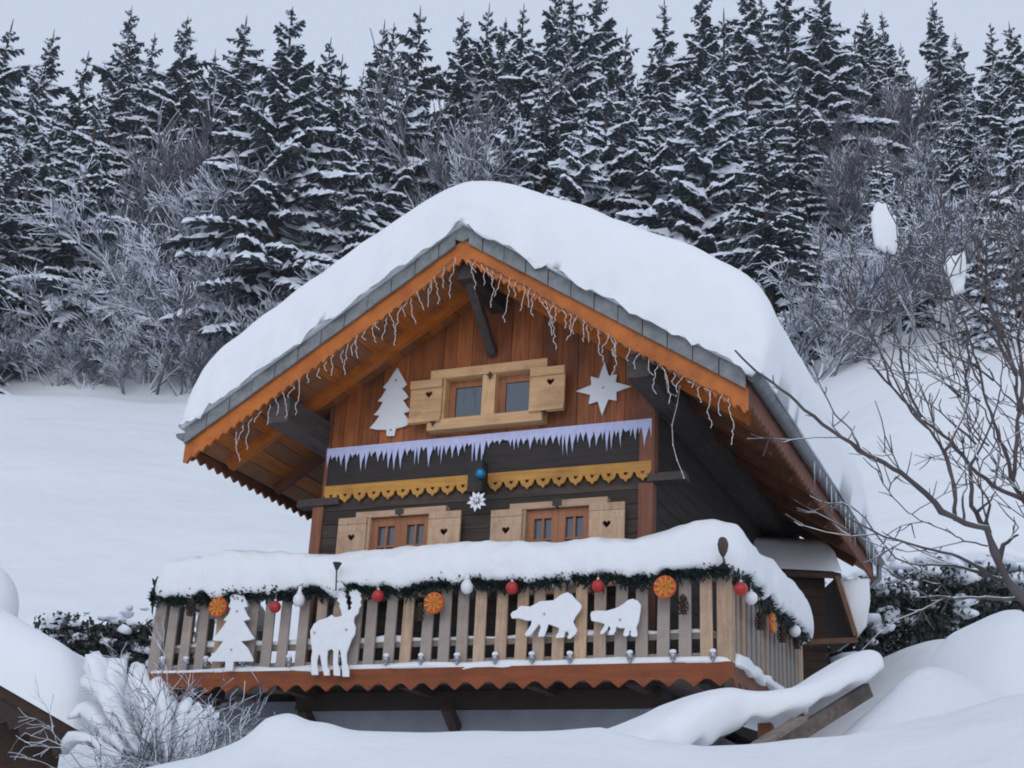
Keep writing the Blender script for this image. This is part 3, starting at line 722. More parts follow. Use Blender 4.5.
# blue ball and white flower in the middle
b = MB(); b.smooth = True; p = at_y(480.5,473.5,-.26); b.ball(p, .068, 14, 10)
bb = b.build('bauble', M['blue']); tag(bb, 'shiny blue ball hanging in the middle above the white flower', 'bauble')
b = MB(); b.tube([p+V(0,0,.06), p+V(0,0,.1)], .016, 8); b.tube([p+V(0,0,.1), p+V(0,.03,.26)], .004, 4); b.build('cap', M['darkmetal'], bb)
c = at_y(477,501,-.23); b = MB()
for i in range(10):
    a = 2*math.pi*i/10+.15; R_ = .145 if i % 2 else .125
    d = V(math.cos(a), 0, math.sin(a)); e = V(-math.sin(a), 0, math.cos(a))
    b.add([c+d*.03, c+d*R_*.6+e*.028+V(0,-.012,0), c+d*R_, c+d*R_*.6-e*.028+V(0,-.012,0), c+d*R_*.55+V(0,.008,0)], [(0,1,2,3),(0,4,1),(1,4,2),(2,4,3),(3,4,0)])
fl = b.build('edelweiss_ornament', M['white']); tag(fl, 'white flower shaped ornament with ten petals below the blue ball', 'ornament')
b = MB(); b.ball(c+V(0,-.015,0), .03, 8, 6); b.build('flower_centre', M['bauble_white'], fl)

# string lights along the verges: wire, then the drops
def lights(name, label, drops, side, rs):
    r = random.Random(rs)
    t = thing(name, label, 'string lights', at_y(drops[len(drops)//2][0], drops[len(drops)//2][1], YF-.02))
    wire = MB(); pts = []
    for u, v0, v1 in drops:
        p = at_y(u, v0, YF-.005); pts.append(p)
    full = []
    for i in range(len(pts)-1):
        for k in range(5):
            q = pts[i].lerp(pts[i+1], k/5); q.z += .018*math.sin(k*2.5+i)+r.uniform(-.006,.006); full.append(q)
    full.append(pts[-1])
    wire.tube(full, .006, 4); wire.build('wire', M['greenwire'], t)
    dense = list(drops)
    for (u, v0, v1), (u2, w0, w1) in zip(drops[:-1], drops[1:]):
        m0 = (v0+w0)/2; dense.append(((u+u2)/2+r.uniform(-2,2), m0, m0+r.uniform(.35,.8)*((v1-v0)+(w1-w0))/2))
    for u, v0, v1 in dense:
        d = MB(); p = at_y(u, v0, YF-.012); e = at_y(u+r.uniform(-5,5), v1, YF-.012); n = max(5, int((p-e).length/.035)); path = []
        ph = r.uniform(0, 6)
        for k in range(n+1):
            q = p.lerp(e, k/n); q.x += .008*math.sin(k*1.1+ph)+r.uniform(-.014,.014)+.022*math.sin(k/n*4+ph); q.y += r.uniform(-.01,.01); path.append(q)
        d.tube(path, .0038, 5)
        for k in range(1, n+1, 2): d.ball(path[k], .0078, 6, 4)
        d.build('drop', M['wire'], t)
lights('icicle_lights', 'string of white icicle lights along the left roof verge',
       [(236,432,462),(250,418,450),(268,405,425),(283,392,418),(299,380,414),(318,368,378),(334,355,375),(346,345,374),(358,335,358),(372,326,342),(385,318,340),(399,307,345),(412,298,324),(428,284,306),(437,276,304),(453,258,298)], -1, 5)
lights('icicle_lights', 'string of white icicle lights along the right roof verge',
       [(470,260,290),(482,264,285),(494,270,308),(508,278,322),(523,285,310),(534,292,316),(547,300,336),(557,306,350),(570,313,340),(581,320,342),(598,330,362),(611,338,356),(617,342,376),(638,354,368),(657,365,394),(667,370,404),(681,376,392),(700,386,402),(711,390,428),(730,398,444)], 1, 6)
b = MB(); r_ = random.Random(4); path = []
for i, (u, v) in enumerate(((664,368),(668,392),(676,396),(680,386),(677,405),(672,425),(673,445),(677,460),(682,472),(684,478))):
    path.append(at_y(u, v, -.75+i*.03))
b.tube(path, .0045, 5)
for q in path[1:]: b.ball(q, .011, 6, 4)
tag(b.build('light_strand', M['wire']), 'long strand of white lights dangling beside the right corner post', 'string lights')
# garland of fir twigs along the railing
def garland(path, label, seed, n_per=520, out=(0,-1,0)):
    r = random.Random(seed); mb = MB()
    pts = [Vector(p) for p in path]; full = []
    for i in range(len(pts)-1):
        n = max(2, int((pts[i+1]-pts[i]).length/.06))
        for k in range(n):
            q = pts[i].lerp(pts[i+1], k/n); q.z += .028*math.sin((q.x+q.y)*4.3+seed)+.02*math.sin((q.x+q.y)*11); full.append(q)
    full.append(pts[-1])
    mb.tube(full, .022, 5)
    Lt = sum((full[i+1]-full[i]).length for i in range(len(full)-1))
    for i in range(int(Lt*n_per)):
        k = r.random()*(len(full)-1.001); j = int(k); q = full[j].lerp(full[j+1], k-j)+V(0,0,r.gauss(-.035,.025))
        d = Vector((r.gauss(0,1), r.gauss(0,1), r.gauss(0,1))); d.normalize(); d += Vector(out)*.35; d.normalize()
        L_ = r.uniform(.05, .135); e = d.orthogonal().normalized()*r.uniform(.010,.018)
        mb.add([q-e, q+e, q+d*L_*.7+e*.9, q+d*L_, q+d*L_*.7-e*.9], [(0,1,2,3,4)])
    return tag(mb.build('fir_garland', M['garland']), label, 'garland')
garland([(BL,YBF-.09,.985),(BR,YBF-.09,.985)], 'dark green fir garland under the snow along the front railing', 11)
garland([(BR+.05,YBF-.02,.98),(BR+.05,YS,.98)], 'dark green fir garland along the right side railing of the balcony', 12, out=(1,0,0))
b = garland([(BL-.02,YBF-.05,.93),(BL-.03,YBF-.04,1.22)], 'short upright tuft of green garland at the left corner of the railing', 13, 200)

def hang(name, p, label, cat, mats, group, kind):
    p = Vector(p); b = MB(); b.smooth = True
    if kind == 'ball':
        R_ = .075; b.ball(p, R_, 14, 10); o = b.build(name, mats); c_ = MB(); c_.tube([p+V(0,0,R_*.9), p+V(0,0,R_*1.25)], .02, 8); c_.tube([p+V(0,0,R_*1.2), p+V(0,.0,.17)], .004, 4); c_.build('cap', M['silver'], o)
    elif kind == 'pear':
        b.ball(p, .075, 12, 10, sc=(1,1,1.15)); b.tube([p+V(0,0,.05), p+V(0,0,.12), p+V(0,0,.17)], [.05,.025,.02], 8); o = b.build(name, mats)
    elif kind == 'slice':
        n = 18
        for i in range(n): pass
        b.smooth = False
        b.tube([p+V(0,.012,0), p+V(0,-.012,0)], .13, 20); o = b.build(name, mats)
        c_ = MB()
        for i in range(9):
            a = 2*math.pi*i/9; d = V(math.cos(a),0,math.sin(a)); c_.tube([p+V(0,-.016,0)+d*.02, p+V(0,-.02,0)+d*.115], [.008,.018], 5)
        for i in range(18):
            a = 2*math.pi*i/18; d = V(math.cos(a),0,math.sin(a)); c_.ball(p+V(0,-.014,0)+d*(.07 if i % 2 else .105), .013, 6, 4)
        c_.build('segments', M['orange_rib'], o)
    elif kind == 'slice_side':
        b.smooth = False; b.tube([p+V(-.012,0,0), p+V(.012,0,0)], .125, 20); o = b.build(name, mats)
        c_ = MB()
        for i in range(9):
            a = 2*math.pi*i/9; d = V(0,math.cos(a),math.sin(a)); c_.tube([p+V(.016,0,0)+d*.02, p+V(.02,0,0)+d*.11], [.008,.018], 5)
        c_.build('segments', M['orange_rib'], o)
    elif kind == 'cone':
        b.smooth = False
        for k in range(7):
            z = .09-k*.03; R_ = .03+.035*math.sin(math.pi*(k+.7)/8)
            for j in range(7):
                a = 2*math.pi*(j+k*.5)/7; d = V(math.cos(a), math.sin(a), 0); e = V(-math.sin(a), math.cos(a), 0)
                b.add([p+V(0,0,z+.03)+e*.012, p+V(0,0,z+.03)-e*.012, p+V(0,0,z)+d*R_-e*.016, p+V(0,0,z-.015)+d*R_*1.1, p+V(0,0,z)+d*R_+e*.016], [(0,1,2,3,4)])
        b.tube([p+V(0,0,.1), p+V(0,0,-.1)], [.02,.03], 6); o = b.build(name, mats)
    elif kind == 'bulb':
        b.ball(p, .04, 10, 8, sc=(1,1,1.2)); b.tube([p+V(0,0,-.04), p+V(0,0,-.07)], [.025,.010], 8); o = b.build(name, mats)
        c_ = MB(); c_.ball(p+V(0,-.005,.043), .038, 10, 6, sc=(1,1,.75), dis=.2, f=20); c_.smooth = True; c_.build('snow_cap', M['snow_rail'], o)
    return tag(o, label, cat, group)
YH = YBF-.17
for u, v, l in ((275,607,'red bauble beside the tree cut-out, leftmost red one on the railing'), (378,596,'red bauble just right of the reindeer antlers'), (512,588,'red bauble above the nose of the large polar bear'), (598,586,'red bauble hanging between the two polar bears')):
    hang('bauble', at_y(u,v,YH), l, 'bauble', M['red'], 'baubles on the railing', 'ball')
hang('bauble', at_x(741,589,BR+.13), 'orange red bauble on the side railing next to the corner post', 'bauble', M['red'], 'baubles on the railing', 'ball')
for u, v, l in ((467,587,'white drop shaped bauble on the front railing between red bauble and orange disc'), (299,600,'white snowy bauble hanging left of the reindeer')):
    hang('bauble', at_y(u,v,YH), l, 'bauble', M['bauble_white'], 'baubles on the railing', 'pear')
hang('bauble', at_x(751,598,BR+.14), 'round white bauble on the side railing beside the orange red one', 'bauble', M['bauble_white'], 'baubles on the railing', 'ball')
hang('bauble', at_x(795,631,BR+.12), 'round white bauble near the far end of the side railing', 'bauble', M['bauble_white'], 'baubles on the railing', 'ball')
for u, v, l in ((218,607,'orange fruit slice disc half hidden behind the railing tree cut-out'), (434,603,'orange fruit slice disc on the front railing right of the reindeer'), (665,587,'orange fruit slice disc between the bear cub and the corner post')):
    hang('orange_disc', at_y(u,v,YH+.02), l, 'ornament', M['orange_slice'], 'orange discs on the railing', 'slice')
hang('orange_disc', at_x(772,623,BR+.08), 'orange fruit slice disc on the right side railing', 'ornament', M['orange_slice'], 'orange discs on the railing', 'slice_side')
for u, v, s, l in ((683,605,0,'brown pine cone on a front picket left of the corner post'), (420,612,0,'brown pine cone beside the orange disc in the middle of the railing'), (191,608,0,'brown pine cone near the left end of the railing'),
                   (760,621,1,'brown pine cone on the side railing before the orange disc'), (782,634,1,'brown pine cone on the side railing just past the orange disc'), (797,641,1,'brown pine cone at the far end of the side railing')):
    p = at_x(u,v,BR+.10) if s else at_y(u,v,YH)
    hang('pine_cone', p, l, 'pine cone', M['cone'], 'pine cones on the railing', 'cone')
spots = [162,186,206,243,289,316,338,386,421,457,495,532,570,630,673,713]
nm = ['left of the railing tree','at the left corner','below the second picket','under the trunk of the tree cut-out','left of the reindeer']
for i, u in enumerate(spots):
    v = 664-(u-160)*.012
    hang('silver_bulb', at_y(u, v-2, YBF-.055), 'silver bulb with snow cap at foot of railing, number %s from the left' % ['one','two','three','four','five','six','seven','eight','nine','ten','eleven','twelve','thirteen','fourteen','fifteen','sixteen'][i], 'light bulb', M['silver'], 'silver bulbs at the foot of the railing', 'bulb')
# dark bell in the corner snow, small stake light poking out of the rail snow
p = at_y(723,549,-1.13); b = MB(); b.smooth = True
b.tube([p+V(0,.06,.10), p+V(0,0,.09), p+V(0,0,.05), p+V(0,0,-.02), p+V(0,0,-.08)], [.02,.05,.062,.05,.02], 12)
o = b.build('bell_ornament', M['cone']); tag(o, 'dark brown bell shaped ornament sticking out of the corner rail snow', 'ornament')
b = MB(); b.tube([p+V(.0,0,-.08), p+V(.01,.03,-.16)], .012, 6); b.build('stem', M['cone'], o)
p = at_y(337,566,-1.12); b = MB(); b.tube([p+V(0,0,.04), p+V(0,0,-.02), p+V(0,0,-.05)], [.06,.03,.015], 8); o = b.build('stake_light', M['darkmetal']); tag(o, 'small dark stake light poking out of the front rail snow', 'light')
b = MB(); b.tube([p+V(0,0,-.04), p+V(-.0,.03,-.3)], .01, 5); b.build('stake', M['darkmetal'], o)

# ------------------------------------------------------------------ conifers
def spruce(seed, Hh=20.0, R=5.2, snowy_=.8, lumps=1.0, droop=.55, dens=8, gap=.14):
    r = random.Random(seed); mb = MB()
    z = Hh*.05
    while z < Hh*.975:
        f = z/Hh
        Rz = R*(1-f)**.92*min(1, .72+f*1.6)*(.85+.3*r.random())+.10
        n = max(4, int(dens*(1-f*.5)))
        a0 = r.uniform(0, 6.28)
        for i in range(n):
            if r.random() < gap: continue
            a = a0+2*math.pi*i/n+r.uniform(-.35,.35); L = Rz*r.uniform(.62,1.12)*(1+.25*nz((math.cos(a)*1.5, math.sin(a)*1.5, z*.25), 1, seed))
            zz = z+r.uniform(-.3,.3)
            d = V(math.cos(a), math.sin(a), 0); sd_ = V(-math.sin(a), math.cos(a), 0)
            rise = .55*f-.02; dr = droop*(1.15-f)*r.uniform(.75,1.3)
            bend = r.uniform(-.12,.12)
            def P(t): return V(0,0,zz)+d*(L*t)+sd_*(bend*L*t*t)+V(0,0,L*(rise*t-dr*t**1.7+.10*dr*t**4))
            m = 3 if L < 1.0 else (6 if L < 2.2 else (9 if L < 3.4 else 12))
            has = r.random() < snowy_
            hw = min(.40, .06+.105*L)*lumps*(1 if has else .4)
            ring = []
            for j in range(m+1):
                t = .10+.92*j/m; c = P(min(t,1.02)); q = hw*(.45+.85*r.random())*(1-.6*max(0,t-.6)/.4)
                ring.append((c-sd_*q+V(0,0,-q*.45), c-sd_*q*.5+V(0,0,q*.55), c+sd_*q*.5+V(0,0,q*.6), c+sd_*q+V(0,0,-q*.45)))
            vs = [x for q in ring for x in q]; fs = []
            for j in range(m):
                b_ = j*4; fs += [(b_, b_+4, b_+5, b_+1), (b_+1, b_+5, b_+6, b_+2), (b_+2, b_+6, b_+7, b_+3)]
            fs.append((m*4, m*4+3, m*4+2, m*4+1)); mb.add(vs, fs, 1)
            for j in range(m):
                t = .12+.85*j/m; c = P(t); c2 = P(min(1.0, t+.9/m))
                h = r.uniform(.22,.5)*(.15+.42*min(L,2.2))*.8
                e1, e2 = r.uniform(-.2,.2), r.uniform(-.2,.2)
                mb.add([c, c2, c2+V(0,0,-h*.7)+sd_*e2, c.lerp(c2,.5)+V(0,0,-h*1.15)+sd_*e1, c+V(0,0,-h*.8)+sd_*e1], [(0,1,2,3,4)], 0)
                if has:
                    for sg in (-1, 1):
                        if r.random() < .55:
                            o_ = sd_*sg*r.uniform(.05,.12); k1, k2 = r.uniform(0,.3), r.uniform(.6,1.0); hh = h*r.uniform(.3,.6)
                            a_, b_ = c.lerp(c2, k1), c.lerp(c2, k2); mb.add([a_+o_*.4, b_+o_*.4, b_+o_+V(0,0,-hh*r.uniform(.4,1)), a_.lerp(b_,.5)+o_*1.2+V(0,0,-hh), a_+o_+V(0,0,-hh*r.uniform(.4,1))], [(0,1,2,3,4)], 1)
                tl = min(1.0, L*.30*(1.05-t)+min(.24, L*.18))
                for sg in (-1, 1):
                    tl2 = tl*r.uniform(.6,1.2)
                    e = (d*r.uniform(.45,.8)+sd_*sg*.85).normalized(); dz = tl2*r.uniform(.2,.7); tip = c+e*tl2+V(0,0,-dz); mid = c+e*tl2*.5+V(0,0,-dz*.3)
                    wv = d*(.03+.10*tl2); hh = h*.8
                    mb.add([c-wv, c+wv, mid+wv*1.3, tip, mid-wv*1.3, mid+V(0,0,-hh), tip+V(0,0,-hh*.6)], [(0,1,2,3,4),(0,5,6,3)], 0)
                    if r.random() < snowy_*.97:
                        q = min(.32, .05+.24*tl2)*lumps*r.uniform(.5,1.5); up_ = V(0,0,q)
                        mb.add([c-d*q*.6, c+d*q*.6, mid+d*q+V(0,0,-q*.3), tip+d*q*.4+V(0,0,-.06), tip-d*q*.4+V(0,0,-.06), mid-d*q+V(0,0,-q*.3), c+up_*.6, mid+up_, tip+up_*.35],
                               [(0,6,7,5),(6,1,2,7),(5,7,8,4),(7,2,3,8),(4,8,3),(0,1,6)], 1)
        z += (.62+.42*(1-f))*r.uniform(.75,1.2)*Hh/20
    mb.tube([(0,0,Hh*.94),(0,0,Hh*.97),(0,0,Hh*1.0)], [.05,.04,.015], 5, 0)
    t = MB(); t.tube([(0,0,-1.5),(0,0,Hh*.3),(0,0,Hh*.97)], [.32,.22,.03], 7)
    return mb, t
SPR = []
for i, kw in enumerate((dict(R=5.0, snowy_=.85), dict(R=4.6, snowy_=.9, droop=.66), dict(R=5.6, snowy_=.85, droop=.5, dens=9), dict(R=5.4, snowy_=.95, lumps=1.35), dict(R=5.0, snowy_=.55, lumps=.85), dict(R=4.4, snowy_=.88), dict(R=6.2, snowy_=.95, droop=.75, lumps=1.15, gap=.22), dict(R=3.9, snowy_=.8, droop=.4, gap=.25))):
    mb, t = spruce(100+i, **kw)
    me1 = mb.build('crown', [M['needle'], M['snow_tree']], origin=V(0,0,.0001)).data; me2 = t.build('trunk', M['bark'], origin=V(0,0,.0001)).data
    SPR.append((me1, me2))
for o in [o for o in list(COL.objects) if o.parent is None and o.name.startswith(('crown','trunk'))]: bpy.data.objects.remove(o)
ALLT = []
def put_tree(meshes, name, s, u, vtop=None, H=None, H0=20.0, wx=1.0, cat='spruce', seed=0, base_v=None):
    """stand a tree on the hillside at depth s below picture column u; its height follows from where its top reaches"""
    d = ray(u, vtop if vtop is not None else 300); t = s*d.dot(RT0)/d.dot(HD); x, y = wpos(s, t); g = ground(x, y)
    if H is None: H = (CAM.z+s*d.z/d.dot(HD))-g
    H = max(H, 2.0); k = H/H0
    e = thing(name, None, cat, (x, y, g-.2)); e.rotation_euler = (.03*math.sin(seed*7.1), .03*math.sin(seed*3.7+1), (seed*2.399) % 6.283); e.scale = (k*wx*(1.22 if cat == 'spruce' else 1), k*wx*(1.22 if cat == 'spruce' else 1), k)
    for part, me in zip(('trunk','crown'), (meshes[1], meshes[0])):
        o = bpy.data.objects.new(part, me); COL.objects.link(o); o.parent = e
    ALLT.append((e, u, vtop, s, H)); return e
# (column, top row, depth, variant, width)
conifers = [
 (8,18,92,0,1.0),(40,60,84,5,1.0),(66,30,100,0,1.05),(92,52,92,4,.95),(105,78,80,1,1.0),(125,22,104,2,.9),(143,8,108,0,.95),(160,35,112,5,1),(195,15,102,2,.95),(172,60,112,4,1),(222,48,116,0,.9),(250,18,104,5,1.25),
 (305,8,80,2,1.0),(332,28,96,0,.9),(352,50,88,4,.95),(383,18,104,5,1),(398,24,98,1,1),(412,48,84,3,.9),(432,0,96,4,.95),(460,6,110,0,.9),(485,2,114,2,.8),(505,10,108,4,.9),(470,40,120,5,.9),
 (522,-4,104,1,1),(545,-14,98,0,1),(560,22,90,4,1),(577,-10,92,2,.9),(598,-20,100,0,1),(618,25,108,5,.9),(630,70,86,3,.9),(604,75,80,1,1.0),(665,0,98,1,1),(695,-14,104,0,1),(650,40,112,4,.9),
 (700,62,74,3,1.05),(722,12,88,2,.95),(740,-20,102,0,1),(768,100,68,4,1.0),(760,-5,112,5,.9),(785,-25,106,0,1.0),(812,-12,92,2,1.0),(826,-16,110,1,.9),(868,8,112,0,1),(884,10,116,5,.9),(850,30,120,4,.9),(905,40,120,2,.85),(938,-2,108,0,.95),(960,30,116,5,.9),
 (985,18,98,1,1),(1014,18,92,0,1),(1000,60,84,5,1),(970,90,80,4,1),(1030,40,88,2,1),(-25,40,88,2,1),
 (18,120,78,4,1.0),(62,105,82,1,.95),(-10,150,74,0,1.0),(365,60,80,1,.85),(545,60,80,4,1),(580,110,76,3,1),(650,90,78,1,1),(515,90,78,3,1),(735,90,82,1,.9),(790,70,86,4,.9),(875,130,72,1,.85),(945,110,74,1,.9),(1010,120,66,3,.9),(905,175,64,4,.8),(975,190,58,3,.75),
]
for i, (u, v, s, k, wx) in enumerate(conifers): put_tree(SPR[k if i % 5 else 6 + (i//5) % 2], 'spruce_tree', s, u, v, wx=wx, seed=i)
rr = random.Random(21)
for i in range(46):      # the trees seen between and behind them
    u = rr.uniform(-20, 1045); s = rr.uniform(104, 135); put_tree(SPR[rr.randrange(8)], 'spruce_tree', s, u, 25+rr.uniform(35,110), wx=rr.uniform(.85,1.1), seed=i+80)

# ------------------------------------------------------------------ leafless trees
def bare(seed, H=10.0, spread=.9, levels=4, stems=1, up=.5, r0=.16, twig=.022):
    r = random.Random(seed); mb = MB(); tr = MB()
    def grow(p, d, L, rad, lv):
        n = 4 if lv < 2 else 3; pts = [p.copy()]; q = p.copy(); dd = d.copy()
        for i in range(n):
            dd = (dd+V(r.gauss(0,.13), r.gauss(0,.13), r.gauss(0,.08)+up*.06)).normalized(); q = q+dd*L/n; pts.append(q.copy())
        rads = [max(twig, rad*(1-.65*i/n)) for i in range(n+1)]
        (tr if lv == 0 else mb).tube(pts, rads, 6 if lv == 0 else 3, cap=False)
        if lv >= levels: return
        m = (5, 6, 6, 5, 4)[lv]
        for i in range(m):
            t = r.uniform(.25, 1.0); j = min(n-1, int(t*n)); b0 = pts[j].lerp(pts[j+1], t*n-j)
            a = r.uniform(0, 6.28); o_ = dd.orthogonal().normalized(); o_ = Matrix.Rotation(a, 3, dd) @ o_
            nd = (dd*r.uniform(.6,1.0)+o_*spread*r.uniform(.5,1.0)+V(0,0,up*.3)).normalized()
            grow(b0, nd, L*r.uniform(.42,.68), max(twig, rad*.5), lv+1)
    for k in range(stems):
        d = V(r.gauss(0,.12 if stems == 1 else .42), r.gauss(0,.12 if stems == 1 else .42), 1).normalized()
        grow(V(r.uniform(-.3,.3)*(stems > 1), r.uniform(-.3,.3)*(stems > 1), -.3), d, H*.55 if stems == 1 else H*.5, r0/(1 if stems == 1 else 1.8), 0)
    return mb, tr
BARE = []
for i, (kw, mt) in enumerate(((dict(), 'twig'), (dict(spread=1.1, up=.3), 'twig'), (dict(stems=5, H=8, levels=3), 'twig'), (dict(spread=.7, up=.8), 'twig_bare'), (dict(stems=3, spread=.8, levels=3, up=.7), 'twig_bare'))):
    mb, tr = bare(300+i, **kw)
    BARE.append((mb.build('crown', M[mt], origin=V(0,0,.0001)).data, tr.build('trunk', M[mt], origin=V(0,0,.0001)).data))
for o in [o for o in list(COL.objects) if o.parent is None and o.name.startswith(('crown','trunk'))]: bpy.data.objects.remove(o)
bares = [  # column, depth, height, variant, width
 (100,84,15,0,1.1),(135,88,19,3,1.0),(165,85,21,3,.95),(150,79,15,0,1.0),(185,82,18,0,.9),(215,86,20,3,1.0),(200,88,21,4,1.0),(205,77,14,1,1.0),(235,84,17,1,.9),(178,90,22,4,1.0),(118,84,17,0,.9),(120,77,9,1,1.1),(80,77,8,2,1.1),(45,77,6,2,1.2),(70,76,5,2,1.2),(165,76,8,2,1.2),(140,75.5,5,2,1.1),(195,76,6,2,1.1),(100,75.5,4,2,1.0),(245,78,10,0,1),(120,98,13,3,1.2),(190,102,13,3,1.2),(90,90,11,3,1.1),
 (470,88,24,4,.8),(490,86,22,3,.8),(452,84,21,3,.8),(500,96,22,4,.9),(482,82,19,0,.8),(478,78,13,0,1.0),(440,80,10,1,1.0),(425,74,9,0,1.0),(400,74,8,1,1),(375,76,10,0,1.0),
 (635,100,14,3,1),(850,104,13,4,1.2),(880,100,14,3,1.2),(910,98,15,4,1.2),(865,92,13,3,1.2),(895,90,13,4,1.2),(925,92,12,3,1.1),(840,84,12,3,1.1),(880,82,11,0,1.1),(920,80,11,1,1.1),(955,86,11,4,1.1),
 (800,70,10,0,1.1),(830,66,10,1,1.1),(860,62,9,0,1.1),(890,60,8,1,1.1),(915,58,8,0,1.1),(820,60,7,2,1.1),(940,60,8,1,1.1),(965,64,9,0,1.1),(795,62,8,1,1),(985,66,8,1,1.0),(905,68,11,0,1.0),(845,72,12,0,1.0),
 (270,78,9,2,1.0),(290,76,8,0,1),(330,76,7,1,1),(10,76,6,2,1),(740,68,6,0,1),
]
for i, (u, s, H, k, wx) in enumerate(bares): put_tree(BARE[k], 'bare_tree', s, u, None, H=H, H0=10.0 if k != 2 else 8.0, wx=wx, cat='bare tree', seed=i+7)

ORD = ['first','second','third','fourth','fifth','sixth','seventh','eighth','ninth','tenth','eleventh','twelfth','thirteenth','fourteenth','fifteenth','sixteenth','seventeenth','eighteenth','nineteenth','twentieth']
def ordinal(i):
    if i < 20: return ORD[i]
    tens = ['','','twenty','thirty','forty','fifty','sixty','seventy'][(i+1)//10]
    return tens+'-'+ORD[(i+1) % 10-1] if (i+1) % 10 else {20:'twentieth',30:'thirtieth',40:'fortieth',50:'fiftieth',60:'sixtieth',70:'seventieth'}[i+1]
def label_trees():
    con = [(e, *pix(Vector(e.location)+V(0,0,H)), s, H) for e, u, v, s, H in ALLT if e['category'] == 'spruce']
    bands = [('tall snowy spruce with its tip against the sky, %s from left', lambda s, v: v < 30 and s < 104), ('far snowy spruce on the upper forest edge, %s from left', lambda s, v: s >= 104),
             ('snow laden spruce in the middle of the forest, %s from left', lambda s, v: s >= 82), ('large near spruce in the lowest forest row, %s from left', lambda s, v: True)]
    for side, test in (('left', lambda x: x < 4), ('right', lambda x: x > 1020)):
        edge = sorted([c for c in con if test(c[1])], key=lambda c: c[3])
        for i, c in enumerate(edge): c[0]['label'] = 'snowy spruce cut off by the %s picture edge, %s counted from near to far' % (side, ordinal(i)); c[0]['group'] = 'spruces of the hillside forest'
        con = [c for c in con if c not in edge]
    left = con
    for fmt, fn in bands:
        grp = sorted([c for c in left if fn(c[3], c[2])], key=lambda c: c[1]); left = [c for c in left if not fn(c[3], c[2])]
        for i, c in enumerate(grp): c[0]['label'] = fmt % ordinal(i); c[0]['group'] = 'spruces of the hillside forest'
    br = [(e, pix(Vector(e.location)+V(0,0,H*.6))[0], s, H) for e, u, v, s, H in ALLT if e['category'] == 'bare tree']
    bands = [('leafless tree with greyish twigs high in the forest, %s from left', lambda s, H: s >= 82), ('frosted leafless tree on the lower forest edge, %s from left', lambda s, H: H > 6.5), ('low frosted leafless shrub at the forest edge, %s from left', lambda s, H: True)]
    left = br
    for fmt, fn in bands:
        grp = sorted([c for c in left if fn(c[2], c[3])], key=lambda c: c[1]); left = [c for c in left if not fn(c[2], c[3])]
        for i, c in enumerate(grp): c[0]['label'] = fmt % ordinal(i); c[0]['group'] = 'leafless trees of the hillside'
label_trees()

